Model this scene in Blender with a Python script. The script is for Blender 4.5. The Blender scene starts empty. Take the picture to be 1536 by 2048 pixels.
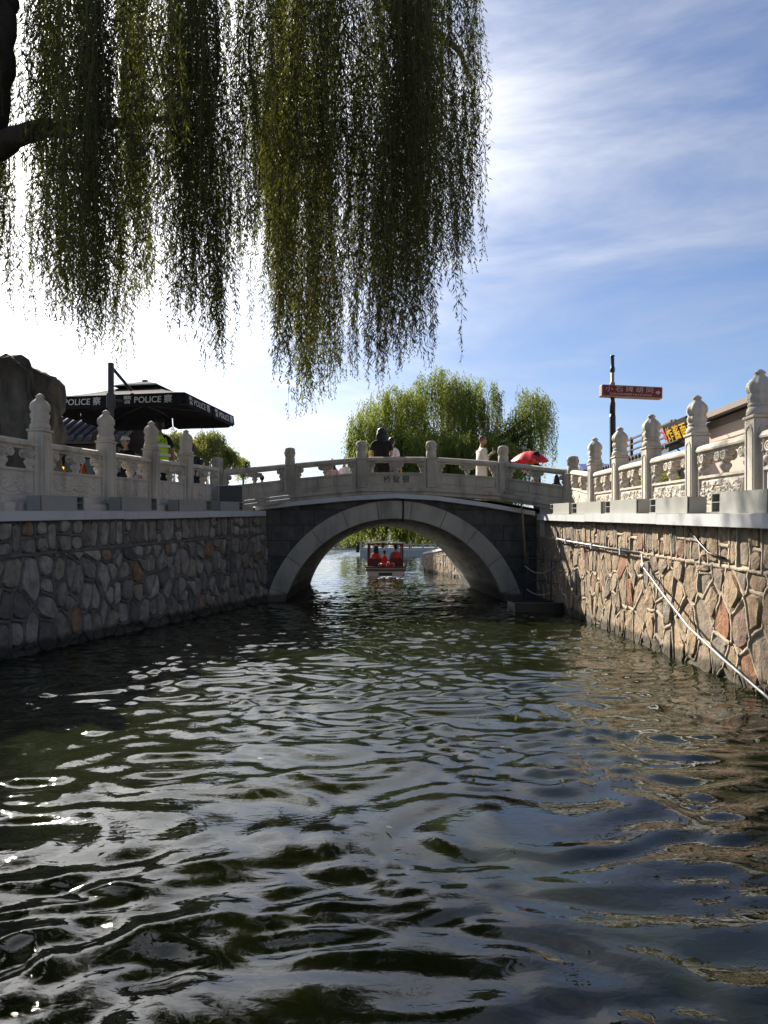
import bpy, bmesh, math, random
import numpy as np
from mathutils import Vector, Matrix, noise as mnoise

R = math.radians
scene = bpy.context.scene
col = scene.collection

# ------------------------------------------------------------------ camera
CAM_Z = 1.3
cam_data = bpy.data.cameras.new("camera")
cam = bpy.data.objects.new("camera", cam_data)
col.objects.link(cam)
cam.location = (0, 0, CAM_Z)
cam.rotation_euler = (R(90), 0, 0)
cam_data.sensor_fit = 'VERTICAL'
cam_data.sensor_height = 36.0
cam_data.lens = 36.0 * 1450 / 2048
cam_data.shift_y = 66 / 2048
cam_data.clip_start = 0.05
cam_data.clip_end = 5000
scene.camera = cam

# ------------------------------------------------------------------ sky
SUN = Vector((-0.60, 1.0, 0.745)).normalized()
sun_el = math.asin(SUN.z)
sun_az = math.atan2(SUN.x, SUN.y)
world = bpy.data.worlds.new("World")
scene.world = world
world.use_nodes = True
wt = world.node_tree
wt.nodes.clear()
def wn(t, **k):
    n = wt.nodes.new(t)
    for a, b in k.items(): setattr(n, a, b)
    return n
def wl(a, b): wt.links.new(a, b)
w_out = wn('ShaderNodeOutputWorld')
w_bg = wn('ShaderNodeBackground'); w_bg.inputs['Strength'].default_value = 0.052
w_sky = wn('ShaderNodeTexSky', sky_type='NISHITA', sun_disc=False, sun_elevation=sun_el, sun_rotation=sun_az,
           air_density=1.0, dust_density=0.6, ozone_density=3.2, altitude=50)
w_tc = wn('ShaderNodeTexCoord')
w_sep = wn('ShaderNodeSeparateXYZ'); wl(w_tc.outputs['Generated'], w_sep.inputs[0])
def wmath(op, a, b=None, c=None, clamp=False):
    n = wn('ShaderNodeMath', operation=op, use_clamp=clamp)
    for i, v in enumerate((a, b, c)):
        if v is None: continue
        if isinstance(v, (int, float)): n.inputs[i].default_value = v
        else: wl(v, n.inputs[i])
    return n.outputs[0]
zz = wmath('ADD', wmath('MAXIMUM', w_sep.outputs[2], 0.0), 0.16)
cx = wmath('DIVIDE', w_sep.outputs[0], zz)
cy = wmath('DIVIDE', w_sep.outputs[1], zz)
w_cmb = wn('ShaderNodeCombineXYZ'); wl(cx, w_cmb.inputs[0]); wl(cy, w_cmb.inputs[1])
w_map = wn('ShaderNodeMapping'); w_map.inputs['Rotation'].default_value = (R(8), R(24), R(10)); w_map.inputs['Scale'].default_value = (1.3, 1.0, 6.5)
w_map.inputs['Location'].default_value = (0.4, 1.4, 0.3)
wl(w_tc.outputs['Generated'], w_map.inputs[0])
w_n1 = wn('ShaderNodeTexNoise'); w_n1.inputs['Scale'].default_value = 1.6; w_n1.inputs['Detail'].default_value = 10
w_n1.inputs['Roughness'].default_value = 0.6; w_n1.inputs['Distortion'].default_value = 0.35
wl(w_map.outputs[0], w_n1.inputs['Vector'])
w_n2 = wn('ShaderNodeTexNoise'); w_n2.inputs['Scale'].default_value = 0.55; w_n2.inputs['Detail'].default_value = 4
wl(w_cmb.outputs[0], w_n2.inputs['Vector'])
cl = wmath('MULTIPLY_ADD', w_n2.outputs[0], 0.7, wmath('MULTIPLY', w_n1.outputs[0], 1.0))
w_rmp = wn('ShaderNodeMapRange', clamp=True); wl(cl, w_rmp.inputs[0])
w_rmp.inputs[1].default_value = 0.76; w_rmp.inputs[2].default_value = 1.2; w_rmp.inputs[3].default_value = 0.0; w_rmp.inputs[4].default_value = 0.5
# cloud veil brightens towards the sun (forward scattering of thin ice cloud)
w_dot = wn('ShaderNodeVectorMath', operation='DOT_PRODUCT'); wl(w_tc.outputs['Generated'], w_dot.inputs[0]); w_dot.inputs[1].default_value = SUN
dpos = wmath('MAXIMUM', w_dot.outputs['Value'], 0.0)
fwd = wmath('POWER', dpos, 8.0)
cb = wmath('MULTIPLY', wmath('MULTIPLY_ADD', fwd, 25.0, 4.8), wmath('MULTIPLY_ADD', w_n1.outputs[0], 1.5, 0.25))
w_cc = wn('ShaderNodeVectorMath', operation='SCALE'); w_cc.inputs[0].default_value = (1.0, 0.985, 0.965); wl(cb, w_cc.inputs['Scale'])
veil = wmath('MULTIPLY_ADD', wmath('POWER', dpos, 7.0), 0.85, w_rmp.outputs[0], clamp=True)
w_mix = wn('ShaderNodeMix', data_type='RGBA')
wl(veil, w_mix.inputs['Factor'])
w_tint = wn('ShaderNodeVectorMath', operation='MULTIPLY'); wl(w_sky.outputs[0], w_tint.inputs[0]); w_tint.inputs[1].default_value = (0.90, 0.92, 1.03)
wl(w_tint.outputs[0], w_mix.inputs[6]); wl(w_cc.outputs[0], w_mix.inputs[7])
wl(w_mix.outputs[2], w_bg.inputs['Color'])
wl(w_bg.outputs[0], w_out.inputs[0])

# ------------------------------------------------------------------ sun
sun_data = bpy.data.lights.new("sun", 'SUN')
sun_data.energy = 5.0
sun_data.angle = R(0.53)
sun_data.color = (1.0, 0.93, 0.82)
sun = bpy.data.objects.new("sun", sun_data)
sun.rotation_euler = (-SUN).to_track_quat('-Z', 'Y').to_euler()
sun.location = (-8, 20, 18)
col.objects.link(sun)

# ------------------------------------------------------------------ exposure
scene.render.engine = 'CYCLES'
scene.view_settings.view_transform = 'Standard'
scene.view_settings.look = 'None'
scene.view_settings.exposure = 1.35
scene.view_settings.gamma = 1.0
scene.view_settings.use_curve_mapping = False
scene.cycles.use_denoising = True
scene.cycles.sample_clamp_indirect = 6.0
scene.cycles.max_bounces = 8
scene.cycles.transparent_max_bounces = 8

# ================================================================== helpers
def px(x, y, Y):
    """world point of a feature seen at picture position x, y that stands Y metres away"""
    return Vector(((x - 768) * Y / 1450, Y, CAM_Z + (1090 - y) * Y / 1450))

def mat(name, base, rough=0.8, var=0.25, scale=4.0, bump=0.0, bscale=20.0, spec=0.3, metal=0.0, rand=None,
        streak=None, stain=None, speckle=None, coords='Object', emit=None, trans=None):
    m = bpy.data.materials.new(name); m.use_nodes = True
    nt = m.node_tree; nd = nt.nodes; L = nt.links.new
    b = nd['Principled BSDF']
    b.inputs['Roughness'].default_value = rough
    b.inputs['Metallic'].default_value = metal
    b.inputs['Specular IOR Level'].default_value = spec
    tc = nd.new('ShaderNodeTexCoord'); vec = tc.outputs[coords] if coords != 'World' else None
    if coords == 'World':
        g = nd.new('ShaderNodeNewGeometry'); vec = g.outputs['Position']
    n = nd.new('ShaderNodeTexNoise'); n.inputs['Scale'].default_value = scale; n.inputs['Detail'].default_value = 6
    n.inputs['Roughness'].default_value = 0.62
    L(vec, n.inputs['Vector'])
    mr = nd.new('ShaderNodeMapRange'); mr.inputs[1].default_value = 0.28; mr.inputs[2].default_value = 0.72
    mr.inputs[3].default_value = 1 - var; mr.inputs[4].default_value = 1 + var
    L(n.outputs[0], mr.inputs[0])
    if rand:
        oi = nd.new('ShaderNodeObjectInfo')
        cr = nd.new('ShaderNodeValToRGB'); cr.color_ramp.interpolation = 'LINEAR'
        el = cr.color_ramp.elements
        while len(el) < len(rand): el.new(0.5)
        for i, c in enumerate(rand):
            el[i].position = i / (len(rand) - 1); el[i].color = (*c, 1)
        L(oi.outputs['Random'], cr.inputs[0]); src = cr.outputs[0]
    else:
        rgb = nd.new('ShaderNodeRGB'); rgb.outputs[0].default_value = (*base, 1); src = rgb.outputs[0]
    sc = nd.new('ShaderNodeVectorMath'); sc.operation = 'SCALE'; L(src, sc.inputs[0]); L(mr.outputs[0], sc.inputs['Scale'])
    cur = sc.outputs[0]
    def overlay(cur, fac, colr):
        mx = nd.new('ShaderNodeMix'); mx.data_type = 'RGBA'; L(fac, mx.inputs['Factor']); L(cur, mx.inputs[6]); mx.inputs[7].default_value = (*colr, 1)
        return mx.outputs[2]
    if streak:   # (scale xyz, colour, threshold low, high, amount)
        g2 = nd.new('ShaderNodeNewGeometry')
        mp = nd.new('ShaderNodeMapping'); mp.inputs['Scale'].default_value = streak[0]; L(g2.outputs['Position'], mp.inputs[0])
        ns = nd.new('ShaderNodeTexNoise'); ns.inputs['Scale'].default_value = 1; ns.inputs['Detail'].default_value = 7; L(mp.outputs[0], ns.inputs['Vector'])
        m2 = nd.new('ShaderNodeMapRange'); L(ns.outputs[0], m2.inputs[0]); m2.inputs[1].default_value = streak[2]; m2.inputs[2].default_value = streak[3]
        m2.inputs[4].default_value = streak[4]
        cur = overlay(cur, m2.outputs[0], streak[1])
    if stain:    # wet algae mark by the water line: (colour, height, feather)
        g3 = nd.new('ShaderNodeNewGeometry'); sp = nd.new('ShaderNodeSeparateXYZ'); L(g3.outputs['Position'], sp.inputs[0])
        nz = nd.new('ShaderNodeTexNoise'); nz.inputs['Scale'].default_value = 5; nz.inputs['Detail'].default_value = 5; L(g3.outputs['Position'], nz.inputs['Vector'])
        ad = nd.new('ShaderNodeMath'); ad.operation = 'MULTIPLY_ADD'; L(nz.outputs[0], ad.inputs[0]); ad.inputs[1].default_value = -stain[2] * 2; L(sp.outputs[2], ad.inputs[2])
        m3 = nd.new('ShaderNodeMapRange'); L(ad.outputs[0], m3.inputs[0]); m3.inputs[1].default_value = stain[1] - stain[2]; m3.inputs[2].default_value = stain[1]
        m3.inputs[3].default_value = 0.85; m3.inputs[4].default_value = 0.0
        cur = overlay(cur, m3.outputs[0], stain[0])
    L(cur, b.inputs['Base Color'])
    if bump:
        n2 = nd.new('ShaderNodeTexNoise'); n2.inputs['Scale'].default_value = bscale; n2.inputs['Detail'].default_value = 8
        n2.inputs['Roughness'].default_value = 0.65
        L(vec, n2.inputs['Vector'])
        bp = nd.new('ShaderNodeBump'); bp.inputs['Strength'].default_value = 1.0; bp.inputs['Distance'].default_value = bump
        L(n2.outputs[0], bp.inputs['Height']); L(bp.outputs[0], b.inputs['Normal'])
    if emit:
        b.inputs['Emission Color'].default_value = (*emit[0], 1); b.inputs['Emission Strength'].default_value = emit[1]
    return m

def leaf_mat(name, base, tr, var=0.3, scale=0.8, tint=0.5):
    m = bpy.data.materials.new(name); m.use_nodes = True
    nt = m.node_tree; nd = nt.nodes; L = nt.links.new; nd.clear()
    out = nd.new('ShaderNodeOutputMaterial')
    g = nd.new('ShaderNodeNewGeometry')
    n = nd.new('ShaderNodeTexNoise'); n.inputs['Scale'].default_value = scale; n.inputs['Detail'].default_value = 3; L(g.outputs['Position'], n.inputs['Vector'])
    mixv = nd.new('ShaderNodeMath'); mixv.operation = 'MULTIPLY_ADD'; L(g.outputs['Random Per Island'], mixv.inputs[0]); mixv.inputs[1].default_value = 0.55
    sc0 = nd.new('ShaderNodeMath'); sc0.operation = 'MULTIPLY'; L(n.outputs[0], sc0.inputs[0]); sc0.inputs[1].default_value = 0.45; L(sc0.outputs[0], mixv.inputs[2])
    mr = nd.new('ShaderNodeMapRange'); L(mixv.outputs[0], mr.inputs[0]); mr.inputs[1].default_value = 0.1; mr.inputs[2].default_value = 0.9; mr.inputs[3].default_value = 1 - var; mr.inputs[4].default_value = 1 + var
    def scaled(c):
        s = nd.new('ShaderNodeVectorMath'); s.operation = 'SCALE'; s.inputs[0].default_value = c; L(mr.outputs[0], s.inputs['Scale']); return s.outputs[0]
    d = nd.new('ShaderNodeBsdfPrincipled'); d.inputs['Roughness'].default_value = 0.55; d.inputs['Specular IOR Level'].default_value = 0.25
    L(scaled(base), d.inputs['Base Color'])
    t = nd.new('ShaderNodeBsdfTranslucent'); L(scaled(tr), t.inputs['Color'])
    ms = nd.new('ShaderNodeMixShader'); ms.inputs[0].default_value = tint
    L(d.outputs[0], ms.inputs[1]); L(t.outputs[0], ms.inputs[2]); L(ms.outputs[0], out.inputs[0])
    return m

def tag(o, label=None, cat=None, group=None, kind=None):
    if label: o['label'] = label
    if cat: o['category'] = cat
    if group: o['group'] = group
    if kind: o['kind'] = kind
    return o

def empty(name, loc=(0, 0, 0), rz=0.0, label=None, cat=None, group=None):
    o = bpy.data.objects.new(name, None)
    o.empty_display_size = 0.2
    o.location = loc; o.rotation_euler = (0, 0, rz)
    col.objects.link(o)
    return tag(o, label, cat, group)

def link_mesh(name, me, parent=None, m=None, loc=None, smooth=None):
    o = bpy.data.objects.new(name, me)
    col.objects.link(o)
    if m is not None and not me.materials: me.materials.append(m)
    if parent: o.parent = parent
    if loc is not None: o.location = loc
    return o

def copy_tree(o, parent=None):
    c = o.copy(); col.objects.link(c)
    if parent: c.parent = parent
    for ch in list(o.children): copy_tree(ch, c)
    return c

class MB:
    """collects simple shapes into one mesh"""
    def __init__(s): s.v = []; s.f = []; s.sm = []
    def add(s, verts, faces, smooth=False, M=None):
        o = len(s.v)
        for p in verts:
            p = Vector(p)
            s.v.append(M @ p if M else p)
        for f in faces:
            s.f.append([i + o for i in f]); s.sm.append(smooth)
        return s
    def box(s, a, b, M=None):
        x0, y0, z0 = a; x1, y1, z1 = b
        v = [(x0,y0,z0),(x1,y0,z0),(x1,y1,z0),(x0,y1,z0),(x0,y0,z1),(x1,y0,z1),(x1,y1,z1),(x0,y1,z1)]
        f = [(0,3,2,1),(4,5,6,7),(0,1,5,4),(1,2,6,5),(2,3,7,6),(3,0,4,7)]
        return s.add(v, f, False, M)
    def cbox(s, a, b, c=0.01, M=None):
        """box with chamfered vertical and horizontal edges"""
        bm = bmesh.new()
        bmesh.ops.create_cube(bm, size=1.0)
        for v in bm.verts:
            v.co = Vector([a[i] + (v.co[i] + 0.5) * (b[i] - a[i]) for i in range(3)])
        bmesh.ops.bevel(bm, geom=list(bm.edges), offset=c, segments=1, affect='EDGES')
        bm.verts.index_update()
        vs = [v.co.copy() for v in bm.verts]; fs = [[v.index for v in f.verts] for f in bm.faces]
        bm.free()
        return s.add(vs, fs, False, M)
    def lathe(s, prof, n=16, M=None, flute=None, sq=(1, 1), smooth=True, cap=True):
        v = []; f = []
        for i, (r, z) in enumerate(prof):
            for k in range(n):
                a = 2 * math.pi * k / n
                rr = r
                if flute and flute[1] <= z <= flute[2]: rr = r * (1 - flute[3] * (0.5 + 0.5 * math.cos(flute[0] * a)))
                v.append((rr * math.cos(a) * sq[0], rr * math.sin(a) * sq[1], z))
        m = len(prof)
        for i in range(m - 1):
            for k in range(n):
                k2 = (k + 1) % n
                f.append((i*n+k, i*n+k2, (i+1)*n+k2, (i+1)*n+k))
        if cap:
            f.append(tuple(range(n - 1, -1, -1))); f.append(tuple((m-1)*n + k for k in range(n)))
        return s.add(v, f, smooth, M)
    def tube(s, pts, r, n=8, smooth=True, cap=True):
        pts = [Vector(p) for p in pts]
        if isinstance(r, (int, float)): r = [r] * len(pts)
        v = []; f = []
        up = Vector((0.13, 0.21, 0.97)).normalized()
        prev = None
        for i, p in enumerate(pts):
            t = (pts[min(i+1, len(pts)-1)] - pts[max(i-1, 0)]).normalized()
            if prev is None:
                u = t.cross(up)
                if u.length < 0.1: u = t.cross(Vector((1, 0, 0)))
                u.normalize()
            else:
                u = (prev - t * prev.dot(t)).normalized()
            prev = u
            w = t.cross(u)
            for k in range(n):
                a = 2 * math.pi * k / n
                v.append(p + (u * math.cos(a) + w * math.sin(a)) * r[i])
        m = len(pts)
        for i in range(m - 1):
            for k in range(n):
                k2 = (k + 1) % n
                f.append((i*n+k, i*n+k2, (i+1)*n+k2, (i+1)*n+k))
        if cap:
            f.append(tuple(range(n - 1, -1, -1))); f.append(tuple((m-1)*n + k for k in range(n)))
        return s.add(v, f, smooth)
    def ellipsoid(s, c, r, n=12, m=8, M=None):
        v = []; f = []
        for i in range(m + 1):
            th = math.pi * i / m
            for k in range(n):
                a = 2 * math.pi * k / n
                v.append((c[0] + r[0]*math.sin(th)*math.cos(a), c[1] + r[1]*math.sin(th)*math.sin(a), c[2] - r[2]*math.cos(th)))
        for i in range(m):
            for k in range(n):
                k2 = (k+1) % n
                f.append((i*n+k, i*n+k2, (i+1)*n+k2, (i+1)*n+k))
        return s.add(v, f, True, M)
    def torus(s, c, R0, r0, n=16, m=8, M=None):
        v = []; f = []
        for i in range(n):
            a = 2*math.pi*i/n
            for k in range(m):
                b = 2*math.pi*k/m
                v.append((c[0] + (R0 + r0*math.cos(b))*math.cos(a), c[1] + (R0 + r0*math.cos(b))*math.sin(a), c[2] + r0*math.sin(b)))
        for i in range(n):
            for k in range(m):
                f.append((i*m+k, ((i+1)%n)*m+k, ((i+1)%n)*m+(k+1)%m, i*m+(k+1)%m))
        return s.add(v, f, True, M)
    def mesh(s, name):
        me = bpy.data.meshes.new(name)
        me.from_pydata([tuple(p) for p in s.v], [], s.f)
        me.validate()
        if len(me.polygons) == len(s.sm): me.polygons.foreach_set('use_smooth', s.sm)
        bm = bmesh.new(); bm.from_mesh(me); bmesh.ops.recalc_face_normals(bm, faces=bm.faces); bm.to_mesh(me); bm.free()
        me.update()
        return me
    def build(s, name, m, parent=None, loc=None):
        me = s.mesh(name); me.materials.append(m)
        return link_mesh(name, me, parent, None, loc)

def np_mesh(name, verts, quads, smooth=False):
    me = bpy.data.meshes.new(name)
    nv, nq = len(verts), len(quads)
    me.vertices.add(nv); me.vertices.foreach_set('co', np.asarray(verts, dtype=np.float32).ravel())
    k = quads.shape[1]
    me.loops.add(nq * k); me.loops.foreach_set('vertex_index', quads.astype(np.int32).ravel())
    me.polygons.add(nq)
    me.polygons.foreach_set('loop_start', np.arange(0, nq * k, k, dtype=np.int32))
    me.polygons.foreach_set('use_smooth', np.full(nq, smooth, dtype=bool))
    me.update(calc_edges=True)
    return me

def text_part(name, body, size, m, parent, M, extrude=0.002, bold=0.0, align='CENTER'):
    cu = bpy.data.curves.new(name, 'FONT')
    cu.body = body; cu.size = size; cu.extrude = extrude; cu.offset = bold * size
    cu.align_x = align; cu.align_y = 'CENTER'
    cu.resolution_u = 3
    t = bpy.data.objects.new(name, cu); col.objects.link(t)
    dg = bpy.context.evaluated_depsgraph_get()
    me = bpy.data.meshes.new_from_object(t.evaluated_get(dg))
    bpy.data.objects.remove(t); bpy.data.curves.remove(cu)
    me.name = name
    me.transform(M)
    me.materials.clear(); me.materials.append(m)
    return link_mesh(name, me, parent)

def frame(origin, xdir, zdir):
    """matrix whose x runs along the text, y up the text, z out of the face"""
    x = Vector(xdir).normalized(); y = Vector(zdir); y = (y - x * y.dot(x)).normalized(); z = x.cross(y)
    return Matrix(((x.x, y.x, z.x, origin[0]), (x.y, y.y, z.y, origin[1]), (x.z, y.z, z.z, origin[2]), (0, 0, 0, 1)))

# ------------------------------------------------------------------ materials
M = {}
M['carved'] = mat('carved_white_marble', (0.51, 0.455, 0.375), 0.8, 0.12, 3.0, 0.004, 60, streak=((6, 6, 0.9), (0.22, 0.195, 0.165), 0.48, 0.74, 0.7), coords='World')
M['bridge_stone'] = mat('bridge_pale_stone', (0.385, 0.345, 0.28), 0.85, 0.16, 5.0, 0.004, 50, streak=((4, 4, 0.8), (0.12, 0.11, 0.1), 0.5, 0.75, 0.6), coords='World')
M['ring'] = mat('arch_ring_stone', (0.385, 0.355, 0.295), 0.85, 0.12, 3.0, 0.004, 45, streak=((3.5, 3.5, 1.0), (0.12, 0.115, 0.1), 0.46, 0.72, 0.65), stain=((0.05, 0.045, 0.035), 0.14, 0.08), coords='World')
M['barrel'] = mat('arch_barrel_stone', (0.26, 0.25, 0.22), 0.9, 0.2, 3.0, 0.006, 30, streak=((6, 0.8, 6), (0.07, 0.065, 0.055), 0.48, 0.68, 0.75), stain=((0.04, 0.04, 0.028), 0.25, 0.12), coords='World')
M['spandrel'] = mat('dark_grey_brick', (0.07, 0.07, 0.068), 0.95, 0.3, 6.0, 0.006, 40, rand=[(0.06, 0.058, 0.054), (0.10, 0.097, 0.09), (0.07, 0.068, 0.065), (0.12, 0.113, 0.10)], streak=((4, 4, 1.4), (0.22, 0.21, 0.19), 0.54, 0.8, 0.5), coords='World')
M['dark_joint'] = mat('dark_joint_mortar', (0.035, 0.034, 0.032), 0.95, 0.2)
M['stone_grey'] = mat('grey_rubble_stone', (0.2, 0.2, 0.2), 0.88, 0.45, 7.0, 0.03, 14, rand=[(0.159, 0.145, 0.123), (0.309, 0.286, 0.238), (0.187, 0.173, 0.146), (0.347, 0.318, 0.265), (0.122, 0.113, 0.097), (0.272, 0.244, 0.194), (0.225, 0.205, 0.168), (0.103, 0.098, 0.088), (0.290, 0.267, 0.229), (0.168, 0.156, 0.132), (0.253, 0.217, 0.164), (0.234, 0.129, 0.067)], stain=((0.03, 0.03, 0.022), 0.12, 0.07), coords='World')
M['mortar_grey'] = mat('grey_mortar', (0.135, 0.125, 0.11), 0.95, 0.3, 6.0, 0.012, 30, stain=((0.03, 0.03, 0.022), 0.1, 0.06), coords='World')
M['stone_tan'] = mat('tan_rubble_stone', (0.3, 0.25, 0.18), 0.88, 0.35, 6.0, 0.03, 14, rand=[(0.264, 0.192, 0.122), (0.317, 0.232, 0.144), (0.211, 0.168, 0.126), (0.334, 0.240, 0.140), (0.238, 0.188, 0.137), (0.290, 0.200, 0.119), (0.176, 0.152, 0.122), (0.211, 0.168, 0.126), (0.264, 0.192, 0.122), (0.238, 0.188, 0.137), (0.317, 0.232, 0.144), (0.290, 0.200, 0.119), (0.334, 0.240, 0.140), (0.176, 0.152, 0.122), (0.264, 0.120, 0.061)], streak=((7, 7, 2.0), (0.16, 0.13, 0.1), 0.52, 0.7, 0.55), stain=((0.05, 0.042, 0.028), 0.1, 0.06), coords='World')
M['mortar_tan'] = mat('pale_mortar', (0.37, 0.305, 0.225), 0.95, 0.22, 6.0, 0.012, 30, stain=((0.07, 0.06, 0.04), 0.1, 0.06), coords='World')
M['ledge'] = mat('pale_painted_metal', (0.47, 0.475, 0.475), 0.5, 0.08, 2.0, 0.0015, 8, spec=0.4, streak=((3, 3, 0.8), (0.3, 0.29, 0.27), 0.55, 0.75, 0.5), coords='World')
M['boxmetal'] = mat('olive_grey_metal', (0.27, 0.265, 0.235), 0.55, 0.08, 3.0, 0.001, 8, spec=0.4, coords='World')
M['boxdark'] = mat('dark_box_inside', (0.05, 0.05, 0.047), 0.8, 0.2)
M['dark_metal'] = mat('dark_grey_metal', (0.045, 0.046, 0.048), 0.5, 0.2, spec=0.5)
M['black_metal'] = mat('black_green_metal', (0.012, 0.016, 0.015), 0.45, 0.3, spec=0.5)
M['pipe'] = mat('galvanised_pipe', (0.26, 0.26, 0.25), 0.5, 0.15, 8, spec=0.5, metal=0.3)
M['bamboo'] = mat('bamboo_pole', (0.26, 0.18, 0.09), 0.6, 0.25, 12)
M['rope'] = mat('grey_rope', (0.35, 0.33, 0.3), 0.9, 0.2)
M['ground'] = mat('paved_ground', (0.17, 0.165, 0.155), 0.95, 0.2, 1.5, 0.004, 20, coords='World')
M['bed'] = mat('lake_bed_mud', (0.05, 0.05, 0.03), 1.0, 0.2, 0.2, coords='World')
M['rock'] = mat('weathered_rock', (0.105, 0.098, 0.085), 0.95, 0.35, 3.0, 0.05, 7, streak=((5, 5, 0.7), (0.03, 0.028, 0.025), 0.42, 0.65, 0.8), coords='World')
M['bark'] = mat('willow_bark', (0.045, 0.035, 0.025), 0.95, 0.35, 6.0, 0.03, 12, coords='World')
M['twig'] = mat('willow_twig', (0.10, 0.09, 0.035), 0.8, 0.2)
M['canopy'] = mat('black_canvas', (0.018, 0.018, 0.021), 0.95, 0.25, 4, 0.004, 5, spec=0.1)
M['white_print'] = mat('white_print', (0.62, 0.62, 0.6), 0.7, 0.05)
M['skin'] = mat('skin', (0.42, 0.23, 0.15), 0.6, 0.08)
M['skin2'] = mat('tanned_skin', (0.33, 0.17, 0.10), 0.6, 0.08)
M['hair'] = mat('black_hair', (0.008, 0.007, 0.007), 0.5, 0.3, 30, spec=0.4)
M['stubble'] = mat('shaved_scalp', (0.10, 0.07, 0.055), 0.7, 0.2, 40)
M['black_cloth'] = mat('black_cotton', (0.010, 0.010, 0.012), 0.9, 0.25, 10, 0.01, 9)
M['navy_cloth'] = mat('navy_cotton', (0.015, 0.017, 0.028), 0.9, 0.25, 10, 0.01, 9)
M['white_cloth'] = mat('white_cotton', (0.68, 0.66, 0.63), 0.9, 0.1, 10, 0.01, 9)
M['grey_cloth'] = mat('grey_cotton', (0.13, 0.13, 0.14), 0.9, 0.15, 10, 0.01, 9)
M['cream_cloth'] = mat('cream_linen', (0.56, 0.52, 0.44), 0.9, 0.1, 8, 0.02, 7)
M['pink_cloth'] = mat('pink_cotton', (0.55, 0.30, 0.28), 0.9, 0.1, 10, 0.01, 9)
M['vest'] = mat('hi_vis_yellow_fabric', (0.42, 0.62, 0.03), 0.7, 0.1, 6, 0.01, 9)
M['silver_tape'] = mat('reflective_tape', (0.55, 0.57, 0.55), 0.4, 0.05)
M['red_cloth'] = mat('red_nylon', (0.62, 0.012, 0.018), 0.55, 0.1, 4)
M['jacket'] = mat('red_life_jacket', (0.62, 0.025, 0.018), 0.6, 0.12, 6, 0.01, 10)
M['orange_cloth'] = mat('orange_canvas', (0.34, 0.10, 0.02), 0.8, 0.12, 6, 0.01, 10)
M['darkred_wood'] = mat('dark_red_painted_wood', (0.09, 0.018, 0.012), 0.5, 0.2, 6)
M['hull'] = mat('cream_boat_paint', (0.50, 0.45, 0.36), 0.45, 0.12, 3)
M['hull_dark'] = mat('brown_boat_trim', (0.10, 0.075, 0.055), 0.5, 0.15, 3)
M['roof_white'] = mat('off_white_roof', (0.62, 0.61, 0.57), 0.6, 0.1, 3)
M['sign_red'] = mat('sign_dark_red_paint', (0.15, 0.010, 0.008), 0.45, 0.1, 4)
M['sign_frame'] = mat('sign_tan_frame', (0.30, 0.20, 0.14), 0.5, 0.1, 4)
M['sign_text'] = mat('sign_pale_letters', (0.42, 0.33, 0.27), 0.6, 0.05)
M['gold'] = mat('yellow_letters', (0.80, 0.47, 0.01), 0.45, 0.05)
M['board'] = mat('black_sign_board', (0.03, 0.029, 0.027), 0.5, 0.2)
M['board_red'] = mat('red_sign_strip', (0.55, 0.01, 0.03), 0.5, 0.05)
M['plaster'] = mat('beige_pink_plaster', (0.50, 0.38, 0.31), 0.9, 0.07, 1.2, 0.002, 30, streak=((1.5, 1.5, 0.4), (0.36, 0.27, 0.22), 0.55, 0.8, 0.35), coords='World')
M['plaster_trim'] = mat('taupe_trim', (0.20, 0.165, 0.14), 0.85, 0.1, 2)
M['roof_tile'] = mat('grey_roof_tile', (0.085, 0.085, 0.09), 0.9, 0.25, 5, 0.004, 30)
M['house_wall'] = mat('grey_brick_wall', (0.12, 0.115, 0.11), 0.9, 0.2, 4, coords='World')
M['wood_dark'] = mat('dark_brown_wood', (0.05, 0.03, 0.02), 0.6, 0.25, 8)
M['glass_dark'] = mat('dark_shop_glass', (0.02, 0.022, 0.025), 0.1, 0.1, spec=0.6)
M['blue_awning'] = mat('blue_awning_cloth', (0.03, 0.06, 0.22), 0.7, 0.1)
M['neon'] = mat('yellow_lit_tube', (0.8, 0.5, 0.02), 0.4, 0.02, emit=((1.0, 0.62, 0.03), 1.2))
M['ink'] = mat('worn_black_ink', (0.03, 0.028, 0.025), 0.8, 0.2)
M['bank_white'] = mat('far_white_stone', (0.52, 0.5, 0.47), 0.85, 0.12, 2, coords='World')
M['leaf_near'] = leaf_mat('willow_leaf_near', (0.030, 0.036, 0.010), (0.115, 0.12, 0.016), 0.8, 1.6, 0.40)
M['leaf_mid'] = leaf_mat('willow_leaf_mid', (0.095, 0.125, 0.026), (0.20, 0.235, 0.03), 0.5, 0.35, 0.45)
M['leaf_small'] = leaf_mat('shrub_leaf', (0.13, 0.15, 0.035), (0.26, 0.27, 0.05), 0.45, 0.4, 0.4)
M['leaf_far'] = leaf_mat('far_wood_hazed_leaf', (0.11, 0.14, 0.085), (0.15, 0.19, 0.09), 0.35, 0.1, 0.35)  # distance haze is put into this paler leaf colour
M['foam'] = mat('white_water_foam', (0.75, 0.77, 0.75), 0.6, 0.1)

# ================================================================== setting
def left_wall_x(Y): return -5.88 + 0.188 * Y
def right_wall_x(Y): return 3.20 + 0.0205 * Y
def zl(Y): return 1.68 + (Y - 8.2) * 0.0476
def zr(Y): return 1.57 + (Y - 6.2) * 0.042

# lake bed far under everything, out to the horizon
MB().add([(-3000, -800, -1.6), (3000, -800, -1.6), (3000, 4000, -1.6), (-3000, 4000, -1.6)], [(0, 1, 2, 3)]).build('ground', M['bed'])['kind'] = 'structure'

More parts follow.
